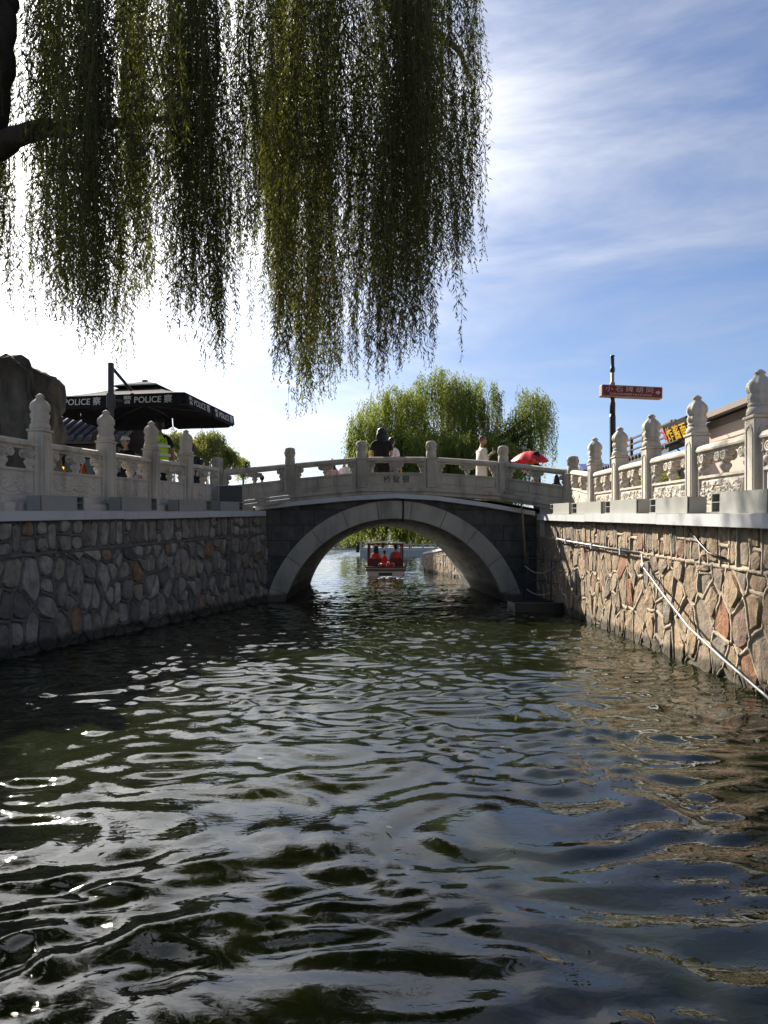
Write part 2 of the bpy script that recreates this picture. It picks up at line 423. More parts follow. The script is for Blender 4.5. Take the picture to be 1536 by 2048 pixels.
# ---- water: real waves near, finer ripples in the bump
def water_material():
    m = bpy.data.materials.new('canal_water'); m.use_nodes = True
    nt = m.node_tree; nd = nt.nodes; L = nt.links.new
    b = nd['Principled BSDF']
    b.inputs['Base Color'].default_value = (0.009, 0.0115, 0.0024, 1)
    b.inputs['Roughness'].default_value = 0.03
    b.inputs['IOR'].default_value = 1.333
    b.inputs['Specular IOR Level'].default_value = 0.8
    g = nd.new('ShaderNodeNewGeometry')
    mp = nd.new('ShaderNodeMapping'); mp.inputs['Scale'].default_value = (1.0, 1.7, 1.0); L(g.outputs['Position'], mp.inputs[0])
    n1 = nd.new('ShaderNodeTexNoise'); n1.inputs['Scale'].default_value = 12.0; n1.inputs['Detail'].default_value = 2.5; n1.inputs['Distortion'].default_value = 0.8
    L(mp.outputs[0], n1.inputs['Vector'])
    sp = nd.new('ShaderNodeSeparateXYZ'); L(g.outputs['Position'], sp.inputs[0])
    # choppier, shorter ripples past the bridge where the mesh waves end
    n2 = nd.new('ShaderNodeTexNoise'); n2.inputs['Scale'].default_value = 1.6; n2.inputs['Detail'].default_value = 4; L(mp.outputs[0], n2.inputs['Vector'])
    mr = nd.new('ShaderNodeMapRange'); L(sp.outputs[1], mr.inputs[0]); mr.inputs[1].default_value = 60; mr.inputs[2].default_value = 90; mr.inputs[4].default_value = 0.25
    mu = nd.new('ShaderNodeMath'); mu.operation = 'MULTIPLY'; L(n2.outputs[0], mu.inputs[0]); L(mr.outputs[0], mu.inputs[1])
    ad = nd.new('ShaderNodeMath'); ad.operation = 'MULTIPLY_ADD'; L(n1.outputs[0], ad.inputs[0]); ad.inputs[1].default_value = 0.0014; L(mu.outputs[0], ad.inputs[2])
    bp = nd.new('ShaderNodeBump'); bp.inputs['Strength'].default_value = 1.0; bp.inputs['Distance'].default_value = 1.0
    L(ad.outputs[0], bp.inputs['Height']); L(bp.outputs[0], b.inputs['Normal'])
    return m
M['water'] = water_material()

def build_water():
    rng = np.random.default_rng(11)
    xs = np.concatenate([np.linspace(-400, -7.2, 14), np.arange(-6.8, 5.41, 0.035), np.linspace(6, 400, 14)])
    ys = np.concatenate([np.linspace(-60, -0.6, 10), np.arange(-0.5, 8, 0.028), np.arange(8, 11, 0.036), np.arange(11, 18, 0.05), np.arange(18, 32, 0.075), np.arange(32, 82, 0.13), np.arange(82, 205, 0.4), np.linspace(206, 240, 8)])
    X, Y = np.meshgrid(xs, ys)
    def waves(X, Y, n, lmin, lmax, slope, spread, seed):
        r = np.random.default_rng(seed)
        Z = np.zeros_like(X)
        for i in range(n):
            lam = math.exp(r.uniform(math.log(lmin), math.log(lmax)))
            th = math.pi / 2 + r.normal(0, spread)
            k = 2 * math.pi / lam
            a = slope / k * math.sqrt(2 / n)
            ph = r.uniform(0, 2 * math.pi)
            Z += a * np.sin(k * (X * math.cos(th) + Y * math.sin(th)) + ph)
        return Z
    wx = waves(X, Y, 14, 0.7, 2.5, 1.1, 1.6, 3) * 1.0
    wy = waves(X, Y, 14, 0.7, 2.5, 1.1, 1.6, 4) * 1.0
    Xw, Yw = X + wx * 0.40, Y + wy * 0.40
    Z = waves(Xw, Yw, 40, 0.28, 0.80, 0.052, 0.75, 5)
    Z2 = waves(Xw * 0.9, Yw, 64, 0.125, 0.32, 0.13, 0.75, 6)
    Z2 = Z2 + 30 * Z2 * np.abs(Z2) * (Z2 > 0)
    # gusts: patches of livelier and calmer water
    gust = 0.65 + 0.55 * np.clip(0.5 + waves(X, Y, 10, 2.0, 6.0, 1.2, 1.6, 8) * 1.0, 0, 1)
    # old boat wake stirs the near left
    wake = 1 + 0.6 * np.exp(-(((X + 1.6) / 1.6) ** 2)) * np.clip((6.5 - Y) / 4, 0, 1)
    Z = (Z * wake + Z2 * gust * np.clip((30 - Y) / 8, 0, 1) * np.clip(0.80 + 0.04 * Y, 0.8, 1.1))
    Z = Z * np.clip((80 - Y) / 30, 0, 1) + waves(X + wx, Y + wy, 30, 0.9, 3.0, 0.07, 0.8, 9) * np.clip((Y - 45) / 30, 0, 1)
    fade = np.clip((205 - Y) / 12, 0, 1) * np.clip((6.3 - np.abs(X + 0.7)) / 0.6, 0, 1) * np.clip((Y + 0.5) / 0.5, 0, 1)
    Z = Z * fade
    V = np.stack([X, Y, Z], -1).reshape(-1, 3)
    ny, nx = X.shape
    idx = np.arange(ny * nx).reshape(ny, nx)
    Q = np.stack([idx[:-1, :-1], idx[:-1, 1:], idx[1:, 1:], idx[1:, :-1]], -1).reshape(-1, 4)
    me = np_mesh('water', V, Q, True); me.materials.append(M['water'])
    o = link_mesh('water', me); o['kind'] = 'structure'
build_water()

# ---- banks
def bank(name, rows, outer):
    """rows of (Y, inner x, z): the top of the bank and its face down into the water"""
    mb = MB(); n = len(rows)
    v = []
    for (Y, x, z) in rows: v += [(x, Y, z), (outer, Y, z), (x, Y, -1.5)]
    f = []
    for i in range(n - 1):
        a, b = 3 * i, 3 * (i + 1)
        f += [(a, a+1, b+1, b), (a, b, b+2, a+2)]
    f += [(0, 2, 1), (3*(n-1), 3*(n-1)+1, 3*(n-1)+2)]
    mb.add(v, f)
    o = mb.build(name, M['ground']); o['kind'] = 'structure'
    return o
rowsL = [(Y, left_wall_x(Y) - 0.3, zl(Y) - 0.06) for Y in (-40, 0, 5, 8, 12, 15.4)]
rowsL += [(16.9, -3.3, 2.1), (24.2, -3.0, 2.1), (24.6, -4.5, 1.6), (30, -9, 1.3), (60, -15, 1.2), (110, -45, 1.2), (200, -160, 1.0)]
rowsL[0] = (-40, left_wall_x(-40) - 0.3, 1.2); rowsL[1] = (0, left_wall_x(0) - 0.3, 1.3)
bank('left_bank', rowsL, -400)
rowsR = [(-40, 3.0, 1.2), (0, 3.5, 1.3)] + [(Y, right_wall_x(Y) + 0.3, zr(Y) - 0.06) for Y in (5, 8, 12, 15.4)]
rowsR += [(16.9, 3.7, 2.0), (24.2, 3.4, 2.0), (25.2, 3.55, 1.4), (28, 3.15, 1.32), (33, 2.6, 1.15), (36, 2.25, 0.8), (36.4, 4.0, 0.8), (60, 6.5, 0.85), (78.6, 9, 0.9)]
bank('right_bank', rowsR, 400)
MB().box((-2.6, 78.6, -1.5), (400, 260, 0.72)).build('embankment_ground', M['ground'])['kind'] = 'structure'
MB().add([(-900, 212, 0.35), (900, 212, 0.35), (1500, 2500, 2.0), (-1500, 2500, 2.0), (-900, 211, -1.5), (900, 211, -1.5)], [(0, 1, 2, 3), (4, 5, 1, 0)]).build('far_shore', M['ground'])['kind'] = 'structure'

# ================================================================== rubble canal walls
def clip_poly(poly, a, b, c):
    """keep a*x+b*y<=c"""
    out = []
    n = len(poly)
    for i in range(n):
        p, q = poly[i], poly[(i+1) % n]
        dp, dq = a*p[0]+b*p[1]-c, a*q[0]+b*q[1]-c
        if dp <= 0: out.append(p)
        if (dp < 0 < dq) or (dq < 0 < dp):
            t = dp / (dp - dq); out.append((p[0]+(q[0]-p[0])*t, p[1]+(q[1]-p[1])*t))
    return out

def rubble_cells(L, top, band, rng, size, aspect=1.3):
    """cells of random rubble below a course line; u along the wall, v up. Returns list of polygons"""
    seeds = []
    nu = int(L / size); v0 = -0.35
    vmax = max(band(0), band(L))
    nv = int((vmax - v0) / (size * aspect)) + 1
    for j in range(nv):
        for i in range(nu + 1):
            u = (i + 0.5 * (j % 2) + rng.uniform(-0.46, 0.46)) * size
            v = v0 + (j + 0.5 + rng.uniform(-0.44, 0.44)) * size * aspect
            seeds.append((u, v))
    # a few extra seeds make small fill-in stones
    for _ in range(int(len(seeds) * 0.12)):
        seeds.append((rng.uniform(0, L), rng.uniform(v0, vmax)))
    S = np.array(seeds)
    cells = []
    slope = (band(L) - band(0)) / L
    for (u, v) in seeds:
        poly = [(max(0, u-1.2), v0), (min(L, u+1.2), v0), (min(L, u+1.2), v+1.6), (max(0, u-1.2), v+1.6)]
        poly = clip_poly(poly, -slope, 1.0, band(0))
        d = (S[:, 0]-u)**2 + ((S[:, 1]-v)/aspect)**2
        for k in np.argsort(d)[1:22]:
            su, sv = S[k]
            a = su - u; b = (sv - v) / aspect**2
            c = (a*(su+u) + b*(sv+v)) / 2
            poly = clip_poly(poly, a, b, c)
            if len(poly) < 3: break
        if len(poly) >= 3: cells.append(poly)
    # upright stones in the top course
    u = 0.0
    while u < L - 0.1:
        w = rng.uniform(0.13, 0.30)
        u2 = min(L, u + w)
        lean = rng.uniform(-0.02, 0.02)
        b0, b1, t0, t1 = band(u), band(u2), top(u), top(u2)
        if rng.random() < 0.25:
            f = rng.uniform(0.4, 0.6)
            cells.append([(u, b0), (u2, b1), (u2, b1+(t1-b1)*f), (u, b0+(t0-b0)*f)])
            cells.append([(u, b0+(t0-b0)*f), (u2, b1+(t1-b1)*f), (u2, t1), (u, t0)])
        else:
            cells.append([(u, b0), (u2, b1), (u2 + lean, t1), (u + lean, t0)])
        u = u2
    return cells

def poly_area(p):
    return abs(sum(p[i][0]*p[(i+1)%len(p)][1]-p[(i+1)%len(p)][0]*p[i][1] for i in range(len(p))))/2

def build_wall(thing, P0, P1, side, top_z, course, size, m_stone, m_mortar, seed, gap=0.030, back=0.3, hr=(0.010, 0.032)):
    """side=+1: the face looks towards +x (left wall); -1: towards -x (right wall)"""
    rng = random.Random(seed)
    P0 = Vector(P0); P1 = Vector(P1); D = (P1 - P0); L = D.length; D.normalize()
    N = Vector((D.y, -D.x, 0)) * (1 if side > 0 else -1)
    if N.x * side < 0: N = -N
    def at(u, v, w): return P0 + D*u + N*w + Vector((0, 0, v))
    top = lambda u: top_z((P0 + D*u).y)
    band = lambda u: top(u) - course
    cells = rubble_cells(L, top, band, rng, size)
    # mortar body behind the stones
    mb = MB(); ns = 24
    v = []; f = []
    for i in range(ns + 1):
        u = L * i / ns
        v += [at(u, -1.2, 0), at(u, top(u)-0.005, 0), at(u, top(u)-0.005, -back), at(u, -1.2, -back)]
    for i in range(ns):
        a, b = 4*i, 4*(i+1)
        for k in range(4): f.append((a+k, b+k, b+(k+1)%4, a+(k+1)%4))
    f += [(0, 1, 2, 3), (4*ns+3, 4*ns+2, 4*ns+1, 4*ns)]
    mb.add(v, f); mb.build('mortar_bed', m_mortar, thing)
    bead = MB()
    done = set()
    for poly in cells:
        if poly_area(poly) < 0.006: continue
        # chaikin rounding
        p = poly
        q = []
        n = len(p)
        for i in range(n):
            a, b = p[i], p[(i+1) % n]
            ln = math.hypot(b[0]-a[0], b[1]-a[1])
            if ln < 0.02: continue
            t = min(0.3, 0.05 / ln)
            q += [(a[0]+(b[0]-a[0])*t, a[1]+(b[1]-a[1])*t), (a[0]+(b[0]-a[0])*(1-t), a[1]+(b[1]-a[1])*(1-t))]
        if len(q) < 3: continue
        c = (sum(a[0] for a in q)/len(q), sum(a[1] for a in q)/len(q))
        size_ = math.sqrt(poly_area(q))
        k0 = 1 - gap * 1.15 / size_; k1 = k0 * rng.uniform(0.84, 0.92)
        if k0 < 0.35: continue
        h = rng.uniform(*hr); tl = (rng.uniform(-0.10, 0.10), rng.uniform(-0.07, 0.07))
        vs = []; fs = []; m = len(q)
        for (u, v_) in q:
            j = (rng.uniform(-0.008, 0.008), rng.uniform(-0.008, 0.008))
            vs.append(at(c[0]+(u-c[0])*k0+j[0], c[1]+(v_-c[1])*k0+j[1], -0.01))
        for (u, v_) in q:
            du, dv = (u-c[0])*k1, (v_-c[1])*k1
            vs.append(at(c[0]+du+rng.uniform(-.01,.01), c[1]+dv+rng.uniform(-.01,.01), max(0.004, h*rng.uniform(0.7, 1.15) + du*tl[0] + dv*tl[1])))
        vs.append(at(c[0], c[1], h*rng.uniform(0.8, 1.3) + 0.003))
        for i in range(m):
            i2 = (i+1) % m
            fs += [(i, i2, m+i2, m+i), (m+i, m+i2, 2*m)]
        MB().add(vs, fs, False).build('stone', m_stone, thing)
        # raised pointing along the joints
        n = len(poly)
        for i in range(n):
            a, b = poly[i], poly[(i+1) % n]
            key = tuple(sorted([(round(a[0], 2), round(a[1], 2)), (round(b[0], 2), round(b[1], 2))]))
            if key in done: continue
            done.add(key)
            ln = math.hypot(b[0]-a[0], b[1]-a[1])
            if ln < 0.015 or (a[1] < -0.2 and b[1] < -0.2): continue
            nu, nv_ = -(b[1]-a[1])/ln, (b[0]-a[0])/ln
            seg = max(2, int(ln / 0.08) + 1)
            vs = []; fs = []
            hb = rng.uniform(0.022, 0.042)
            for s_ in range(seg + 1):
                t = s_ / seg
                u, v_ = a[0]+(b[0]-a[0])*t, a[1]+(b[1]-a[1])*t
                jt = rng.uniform(-0.006, 0.006)
                w = rng.uniform(0.018, 0.032)
                hh = hb * rng.uniform(0.75, 1.2)
                for (o, z) in ((-w, -0.004), (-w*0.55, hh*0.85), (w*0.55, hh*0.9), (w, -0.004)):
                    vs.append(at(u+nu*(o+jt), v_+nv_*(o+jt), z))
            for s_ in range(seg):
                for k in range(3):
                    fs.append((s_*4+k, s_*4+k+1, (s_+1)*4+k+1, (s_+1)*4+k))
            bead.add(vs, fs, True)
    o = bead.build('raised_pointing', m_mortar, thing); o['kind'] = 'stuff'
    return at

def ledge(thing, P0, P1, side, ztop, over, thick, width, jl):
    P0 = Vector(P0); P1 = Vector(P1); D = P1 - P0; L = D.length; D.normalize()
    N = Vector((D.y, -D.x, 0))
    if N.x * side < 0: N = -N
    u = 0.0; i = 0
    while u < L - 0.05:
        u2 = min(L, u + jl); 
        a = P0 + D*(u + 0.003); b = P0 + D*(u2 - 0.003)
        za, zb = ztop(a.y), ztop(b.y)
        dz = 0.004 * ((i * 7) % 3 - 1)
        v = []
        for p, z in ((a, za), (b, zb)):
            v += [p + N*over + Vector((0,0,z+dz)), p + N*over + Vector((0,0,z-thick+dz)), p + N*(over-0.02) + Vector((0,0,z-thick+dz)),
                  p + N*(over-0.02) + Vector((0,0,z-0.03+dz)), p - N*width + Vector((0,0,z-0.03+dz)), p - N*width + Vector((0,0,z+dz))]
        f = [tuple(range(5, -1, -1)), tuple(range(6, 12))]
        for k in range(6): f.append((k, (k+1) % 6, 6+(k+1) % 6, 6+k))
        MB().add(v, f).build('ledge', M['ledge'], thing)
        u = u2; i += 1

wallL = empty('canal_wall', (left_wall_x(8), 8, 0), 0, 'shaded grey rubble canal wall on the left under a pale metal ledge', 'wall')
wallL.location = (0, 0, 0)
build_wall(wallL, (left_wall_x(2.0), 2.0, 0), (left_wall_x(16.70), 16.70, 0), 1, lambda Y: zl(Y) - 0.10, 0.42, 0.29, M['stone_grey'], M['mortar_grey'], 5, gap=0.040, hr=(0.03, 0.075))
ledge(wallL, (left_wall_x(2.0), 2.0, 0), (left_wall_x(16.42), 16.42, 0), 1, zl, 0.13, 0.115, 0.25, 2.9)
wallR = empty('canal_wall', (0, 0, 0), 0, 'sunlit tan rubble canal wall on the right with raised pale pointing', 'wall')
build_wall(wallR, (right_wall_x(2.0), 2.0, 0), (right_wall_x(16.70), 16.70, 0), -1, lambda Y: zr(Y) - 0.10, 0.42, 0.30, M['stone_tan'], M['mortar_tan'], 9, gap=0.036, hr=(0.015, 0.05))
ledge(wallR, (right_wall_x(2.0), 2.0, 0), (right_wall_x(16.0), 16.0, 0), -1, zr, 0.15, 0.125, 0.25, 3.3)
wallF = empty('canal_wall', (0, 0, 0), 0, 'low sunlit tan rubble wall beyond the bridge, seen through the arch', 'wall')
build_wall(wallF, (3.30, 25.2, 0), (2.0, 36.0, 0), -1, lambda Y: 1.36 - max(0, Y - 26) * 0.052, 0.2, 0.34, M['stone_tan'], M['mortar_tan'], 21)
MB().add([(3.22, 25.2, 1.36), (3.75, 25.2, 1.36), (2.45, 36, 0.84), (1.93, 36, 0.84), (3.22, 25.2, 1.46), (3.75, 25.2, 1.46), (2.45, 36, 0.94), (1.93, 36, 0.94)],
         [(3,2,1,0), (4,5,6,7), (0,1,5,4), (1,2,6,5), (2,3,7,6), (3,0,4,7)]).build('coping', M['bank_white'], wallF)

# ================================================================== stone bridge
YB = 16.75; YF = 24.2
bridge = empty('stone_bridge', (0, 0, 0), 0, 'grey stone arch bridge with carved balustrade across the canal', 'bridge')
ACX, ACZ, RI, RO = 0.24, -0.72, 2.63, 3.04
def skew(Y): return -0.17 * (Y - 16.7) / 7.5
strip_pts = [(-2.94, 2.19), (-1.9, 2.31), (-0.7, 2.42), (0.25, 2.47), (1.2, 2.42), (2.3, 2.27), (3.45, 2.07)]
def strip_z(X):
    return float(np.interp(X, [p[0] for p in strip_pts], [p[1] for p in strip_pts]))
def arc_pts(r, a0, a1, n): return [(ACX + r*math.cos(a0+(a1-a0)*i/n), ACZ + r*math.sin(a0+(a1-a0)*i/n)) for i in range(n+1)]
def extrude_poly(mb, poly, y0, y1, smooth=False, sk=True):
    n = len(poly)
    v = [(x + (skew(y0) if sk else 0), y0, z) for x, z in poly] + [(x + (skew(y1) if sk else 0), y1, z) for x, z in poly]
    f = [tuple(range(n)), tuple(range(2*n-1, n-1, -1))]
    for k in range(n): f.append((k, n+k, n+(k+1) % n, (k+1) % n))
    mb.add(v, f, smooth)
# core of the bridge, in strips
core = MB()
xs_ = np.linspace(-3.6, 4.2, 40)
for i in range(len(xs_)-1):
    x0, x1 = xs_[i], xs_[i+1]
    def low(x):
        d = (RI + 0.10)**2 - (x-ACX)**2
        return max(-1.4, ACZ + math.sqrt(d)) if d > 0 else -1.4
    extrude_poly(core, [(x0, low(x0)), (x1, low(x1)), (x1, strip_z(x1)-0.02), (x0, strip_z(x0)-0.02)], YB + 0.06, YF - 0.06)
core.build('core', M['dark_joint'], bridge)
# spandrel blocks on both faces
rng = random.Random(3)
for (ya, yb) in ((YB, YB + 0.2), (YF - 0.2, YF)):
    z = -0.4; row = 0
    while z < 2.5:
        h = 0.36
        x = -3.0 - (0.3 if row % 2 else 0.0)
        while x < 3.75:
            w = rng.uniform(0.5, 0.85)
            x0, x1 = max(x + 0.006, -2.8), min(x + w - 0.006, 3.62)
            x += w
            if x1 - x0 < 0.08: continue
            segs = max(3, int((x1 - x0) / 0.07))
            mb = MB(); v = []; f = []; ok = []
            pr = rng.uniform(-0.006, 0.006)
            for i in range(segs + 1):
                xx = x0 + (x1 - x0) * i / segs
                d = (RO - 0.12)**2 - (xx - ACX)**2
                lo = max(z + 0.006, ACZ + math.sqrt(d) if d > 0 else -9)
                hi = min(z + h - 0.006, strip_z(xx) - 0.06)
                ok.append((xx, lo, hi))
            cur = [p for p in ok if p[2] - p[1] > 0.01]
            if len(cur) < 2: continue
            pts = [(p[0], p[1]) for p in cur] + [(p[0], p[2]) for p in reversed(cur)]
            n = len(cur)
            vv = [(p[0], ya + pr, p[1]) for p in cur] + [(p[0], ya + pr, p[2]) for p in cur] + [(p[0], yb, p[1]) for p in cur] + [(p[0], yb, p[2]) for p in cur]
            for i in range(n-1):
                f += [(i, i+1, n+i+1, n+i), (2*n+i+1, 2*n+i, 3*n+i, 3*n+i+1), (i, 2*n+i, 2*n+i+1, i+1), (n+i, n+i+1, 3*n+i+1, 3*n+i)]
            f += [(0, n, 3*n, 2*n), (n-1, 3*n-1, 4*n-1, 2*n-1)]
            mb.add(vv, f); mb.build('spandrel_block', M['spandrel'], bridge)
        z += h; row += 1
# arch ring
a_lo = math.asin((-0.5 - ACZ) / RO)
NV = 11
for (y0, y1) in ((YB - 0.06, YB + 0.30), (YF - 0.3, YF + 0.06)):
    for i in range(NV):
        a0 = a_lo + (math.pi - 2*a_lo) * i / NV + 0.002; a1 = a_lo + (math.pi - 2*a_lo) * (i+1) / NV - 0.002
        o = rng.uniform(-0.004, 0.004)
        poly = arc_pts(RI, a0, a1, 6) + arc_pts(RO, a1, a0, 6)
        mb = MB(); extrude_poly(mb, poly, y0 + o, y1); mb.build('voussoir', M['ring'], bridge)
# barrel slabs
NB = 15; rows = 4
yy = np.linspace(YB + 0.31, YF - 0.31, rows + 1)
for i in range(NB):
    a0 = a_lo + (math.pi - 2*a_lo) * i / NB + 0.002; a1 = a_lo + (math.pi - 2*a_lo) * (i+1) / NB - 0.002
    for j in range(rows):
        off = (0.5 if i % 2 else 0) * (yy[1]-yy[0]) * 0.6
        y0 = yy[j] + (off if j > 0 else 0) + 0.004; y1 = yy[j+1] + (off if j < rows-1 else 0) - 0.004
        r = RI + 0.012 + rng.uniform(-0.006, 0.006)
        poly = arc_pts(r, a0, a1, 4) + arc_pts(RI + 0.12, a1, a0, 4)
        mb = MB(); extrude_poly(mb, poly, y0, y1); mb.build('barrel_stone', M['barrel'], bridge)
# pale strip of metal trunking under the cornice
for i in range(len(strip_pts)-1):
    (x0, z0), (x1, z1) = strip_pts[i], strip_pts[i+1]
    v = [(x0+.002, YB-0.22, z0), (x1-.002, YB-0.22, z1), (x1-.002, YB+0.1, z1), (x0+.002, YB+0.1, z0)]
    v = v + [(p[0], p[1], p[2]-0.10) for p in v]
    MB().add(v, [(0,1,2,3), (7,6,5,4), (0,4,5,1), (1,5,6,2), (2,6,7,3), (3,7,4,0)]).build('trunking', M['ledge'], bridge)
# balustrade of the bridge
BP = [(-3.62, 15.75, 2.20), (-2.17, 16.72, 2.46), (-0.52, 16.72, 2.61), (1.09, 16.72, 2.61), (2.75, 16.72, 2.50), (3.97, 15.25, 2.16)]
# cornice stones beneath the panels
for i in range(5):
    (x0, y0, z0), (x1, y1, z1) = BP[i], BP[i+1]
    d = Vector((x1-x0, y1-y0, 0)).normalized(); n = Vector((d.y, -d.x, 0))
    for (off, ht0, ht1) in ((0.16, -0.005, -0.085), (0.12, -0.09, -0.17)):
        a = Vector((x0, y0, z0)); b = Vector((x1, y1, z1))
        v = []
        for p in (a + d*0.002, b - d*0.002):
            v += [p + n*off + Vector((0,0,ht0)), p + n*off + Vector((0,0,ht1)), p - n*0.25 + Vector((0,0,ht1)), p - n*0.25 + Vector((0,0,ht0))]
        MB().add(v, [(0,1,2,3), (7,6,5,4), (0,4,5,1), (1,5,6,2), (2,6,7,3), (3,7,4,0)]).build('cornice', M['bridge_stone'], bridge)
for (A_, B_, t0, t1) in ((BP[0], BP[1], 0.0, 0.46), (BP[5], BP[4], 0.0, 0.42)):
    a = Vector(A_).lerp(Vector(B_), t0); b = Vector(A_).lerp(Vector(B_), t1)
    d = (b - a); d.z = 0; d.normalize(); n = Vector((d.y, -d.x, 0))
    if n.y > 0: n = -n
    v = []
    for p in (a, b):
        v += [p + n*0.08 + Vector((0,0,-0.172)), p + n*0.08 + Vector((0,0,-0.8)), p - n*0.2 + Vector((0,0,-0.8)), p - n*0.2 + Vector((0,0,-0.172))]
    MB().add(v, [(0,1,2,3), (7,6,5,4), (0,4,5,1), (1,5,6,2), (2,6,7,3), (3,7,4,0)]).build('footing', M['bridge_stone'], bridge)
# deck paving
v = []; f = []
for i, x in enumerate(np.linspace(-9, 9.5, 30)):
    z = float(np.interp(x, [-9, -3.6, -2.1, -0.5, 1.1, 2.7, 4.0, 9.5], [1.95, 2.08, 2.28, 2.43, 2.43, 2.30, 2.05, 1.9]))
    v += [(x, YB + 0.05, z), (x, YF - 0.05, z)]
    if i: f.append((2*i-2, 2*i, 2*i+1, 2*i-1))
MB().add(v, f).build('deck', M['ground'], bridge)

# ---- carved pieces shared by all balustrades
def finial_mesh():
    mb = MB()
    prof = [(0.118, 0.0), (0.128, 0.02), (0.124, 0.06), (0.108, 0.085), (0.098, 0.092), (0.112, 0.1), (0.112, 0.116), (0.098, 0.124), (0.112, 0.14),
            (0.122, 0.17), (0.122, 0.2), (0.104, 0.222), (0.112, 0.235), (0.128, 0.265), (0.130, 0.30), (0.118, 0.335), (0.09, 0.37), (0.058, 0.40),
            (0.044, 0.415), (0.056, 0.428), (0.056, 0.44), (0.03, 0.462), (0.006, 0.475)]
    mb.lathe(prof, 32, flute=(8, 0.13, 0.41, 0.13))
    return mb.mesh('finial')
def cap_mesh():
    mb = MB()
    prof = [(0.112, 0), (0.118, 0.012), (0.118, 0.15), (0.105, 0.165), (0.105, 0.18), (0.120, 0.195), (0.122, 0.34), (0.112, 0.375), (0.08, 0.392), (0.0, 0.396)]
    mb.lathe(prof, 24, flute=(6, 0.19, 0.36, 0.05))
    for k in range(5):
        a = k * 2*math.pi/5
        Mx = Matrix.Translation((0.116*math.cos(a), 0.116*math.sin(a), 0.275)) @ Matrix.Rotation(a, 4, 'Z') @ Matrix.Rotation(R(90), 4, 'Y')
        mb.torus((0, 0, 0), 0.034, 0.011, 10, 5, Mx)
        mb.torus((0, 0, 0), 0.014, 0.009, 8, 5, Mx)
    return mb.mesh('post_cap')
ME_FIN = finial_mesh(); ME_FIN.materials.append(M['carved'])
ME_CAP = cap_mesh(); ME_CAP.materials.append(M['bridge_stone'])
def shaft_mesh(h, w, m):
    mb = MB()
    mb.cbox((-w/2, -w/2, 0), (w/2, w/2, h), 0.012)
    # raised arched border on each face
    for k in range(4):
        Mx = Matrix.Rotation(k*math.pi/2, 4, 'Z')
        y = -w/2 - 0.008
        b = w*0.30
        for s_ in (-1, 1): mb.box((s_*b-0.01, y, 0.06), (s_*b+0.01, -w/2+0.004, h-0.14), Mx)
        pts = [(-b, h-0.14)] + [(-b*math.cos(t), h-0.14+0.07*math.sin(t)) for t in (0.5, 1.05, 1.57, 2.1, 2.64)] + [(b, h-0.14)]
        for i in range(len(pts)-1):
            (xa, za), (xb, zb) = pts[i], pts[i+1]
            mb.add([(xa, y, za-.01), (xb, y, zb-.01), (xb, y, zb+.012), (xa, y, za+.012), (xa, -w/2+.004, za-.01), (xb, -w/2+.004, zb-.01), (xb, -w/2+.004, zb+.012), (xa, -w/2+.004, za+.012)],
                   [(0,1,2,3), (0,4,5,1), (1,5,6,2), (2,6,7,3), (3,7,4,0)], False, Mx)
    mb.cbox((-w/2-0.014, -w/2-0.014, h-0.002), (w/2+0.014, w/2+0.014, h+0.03), 0.008)
    me = mb.mesh('shaft'); me.materials.append(m); return me
ME_SH = shaft_mesh(0.93, 0.215, M['carved'])
ME_SHB = shaft_mesh(0.66, 0.215, M['bridge_stone'])
def vase_mesh(m):
    mb = MB()
    mb.lathe([(0.04, 0), (0.052, 0.006), (0.045, 0.02), (0.036, 0.035), (0.044, 0.06), (0.064, 0.10), (0.07, 0.13), (0.06, 0.155), (0.044, 0.168), (0.052, 0.178), (0.052, 0.19)], 14)
    me = mb.mesh('vase_baluster'); me.materials.append(m); return me
ME_VASE = vase_mesh(M['carved']); ME_VASEB = vase_mesh(M['bridge_stone'])
def scroll_mesh(m, w=0.24, h=0.13, d=0.15):
    """cloud bracket: stepped block with curled ends"""
    mb = MB()
    mb.cbox((-w/2, -d*0.28, h*0.45), (w/2, d*0.28, h), 0.012)
    mb.cbox((-w*0.36, -d*0.34, h*0.18), (w*0.36, d*0.34, h*0.62), 0.012)
    mb.cbox((-w*0.24, -d*0.30, 0), (w*0.24, d*0.30, h*0.3), 0.012)
    for s_ in (-1, 1):
        for y in (-1, 1):
            Mx = Matrix.Translation((s_*w*0.25, y*d*0.36, h*0.52)) @ Matrix.Rotation(R(90), 4, 'X')
            mb.torus((0, 0, 0), h*0.34, h*0.12, 14, 6, Mx)
            mb.torus((0, 0, 0), h*0.13, h*0.10, 10, 6, Mx)
    me = mb.mesh('scroll_bracket'); me.materials.append(m); return me
ME_SCR = scroll_mesh(M['carved']); ME_SCRB = scroll_mesh(M['bridge_stone'], 0.22, 0.115, 0.13)

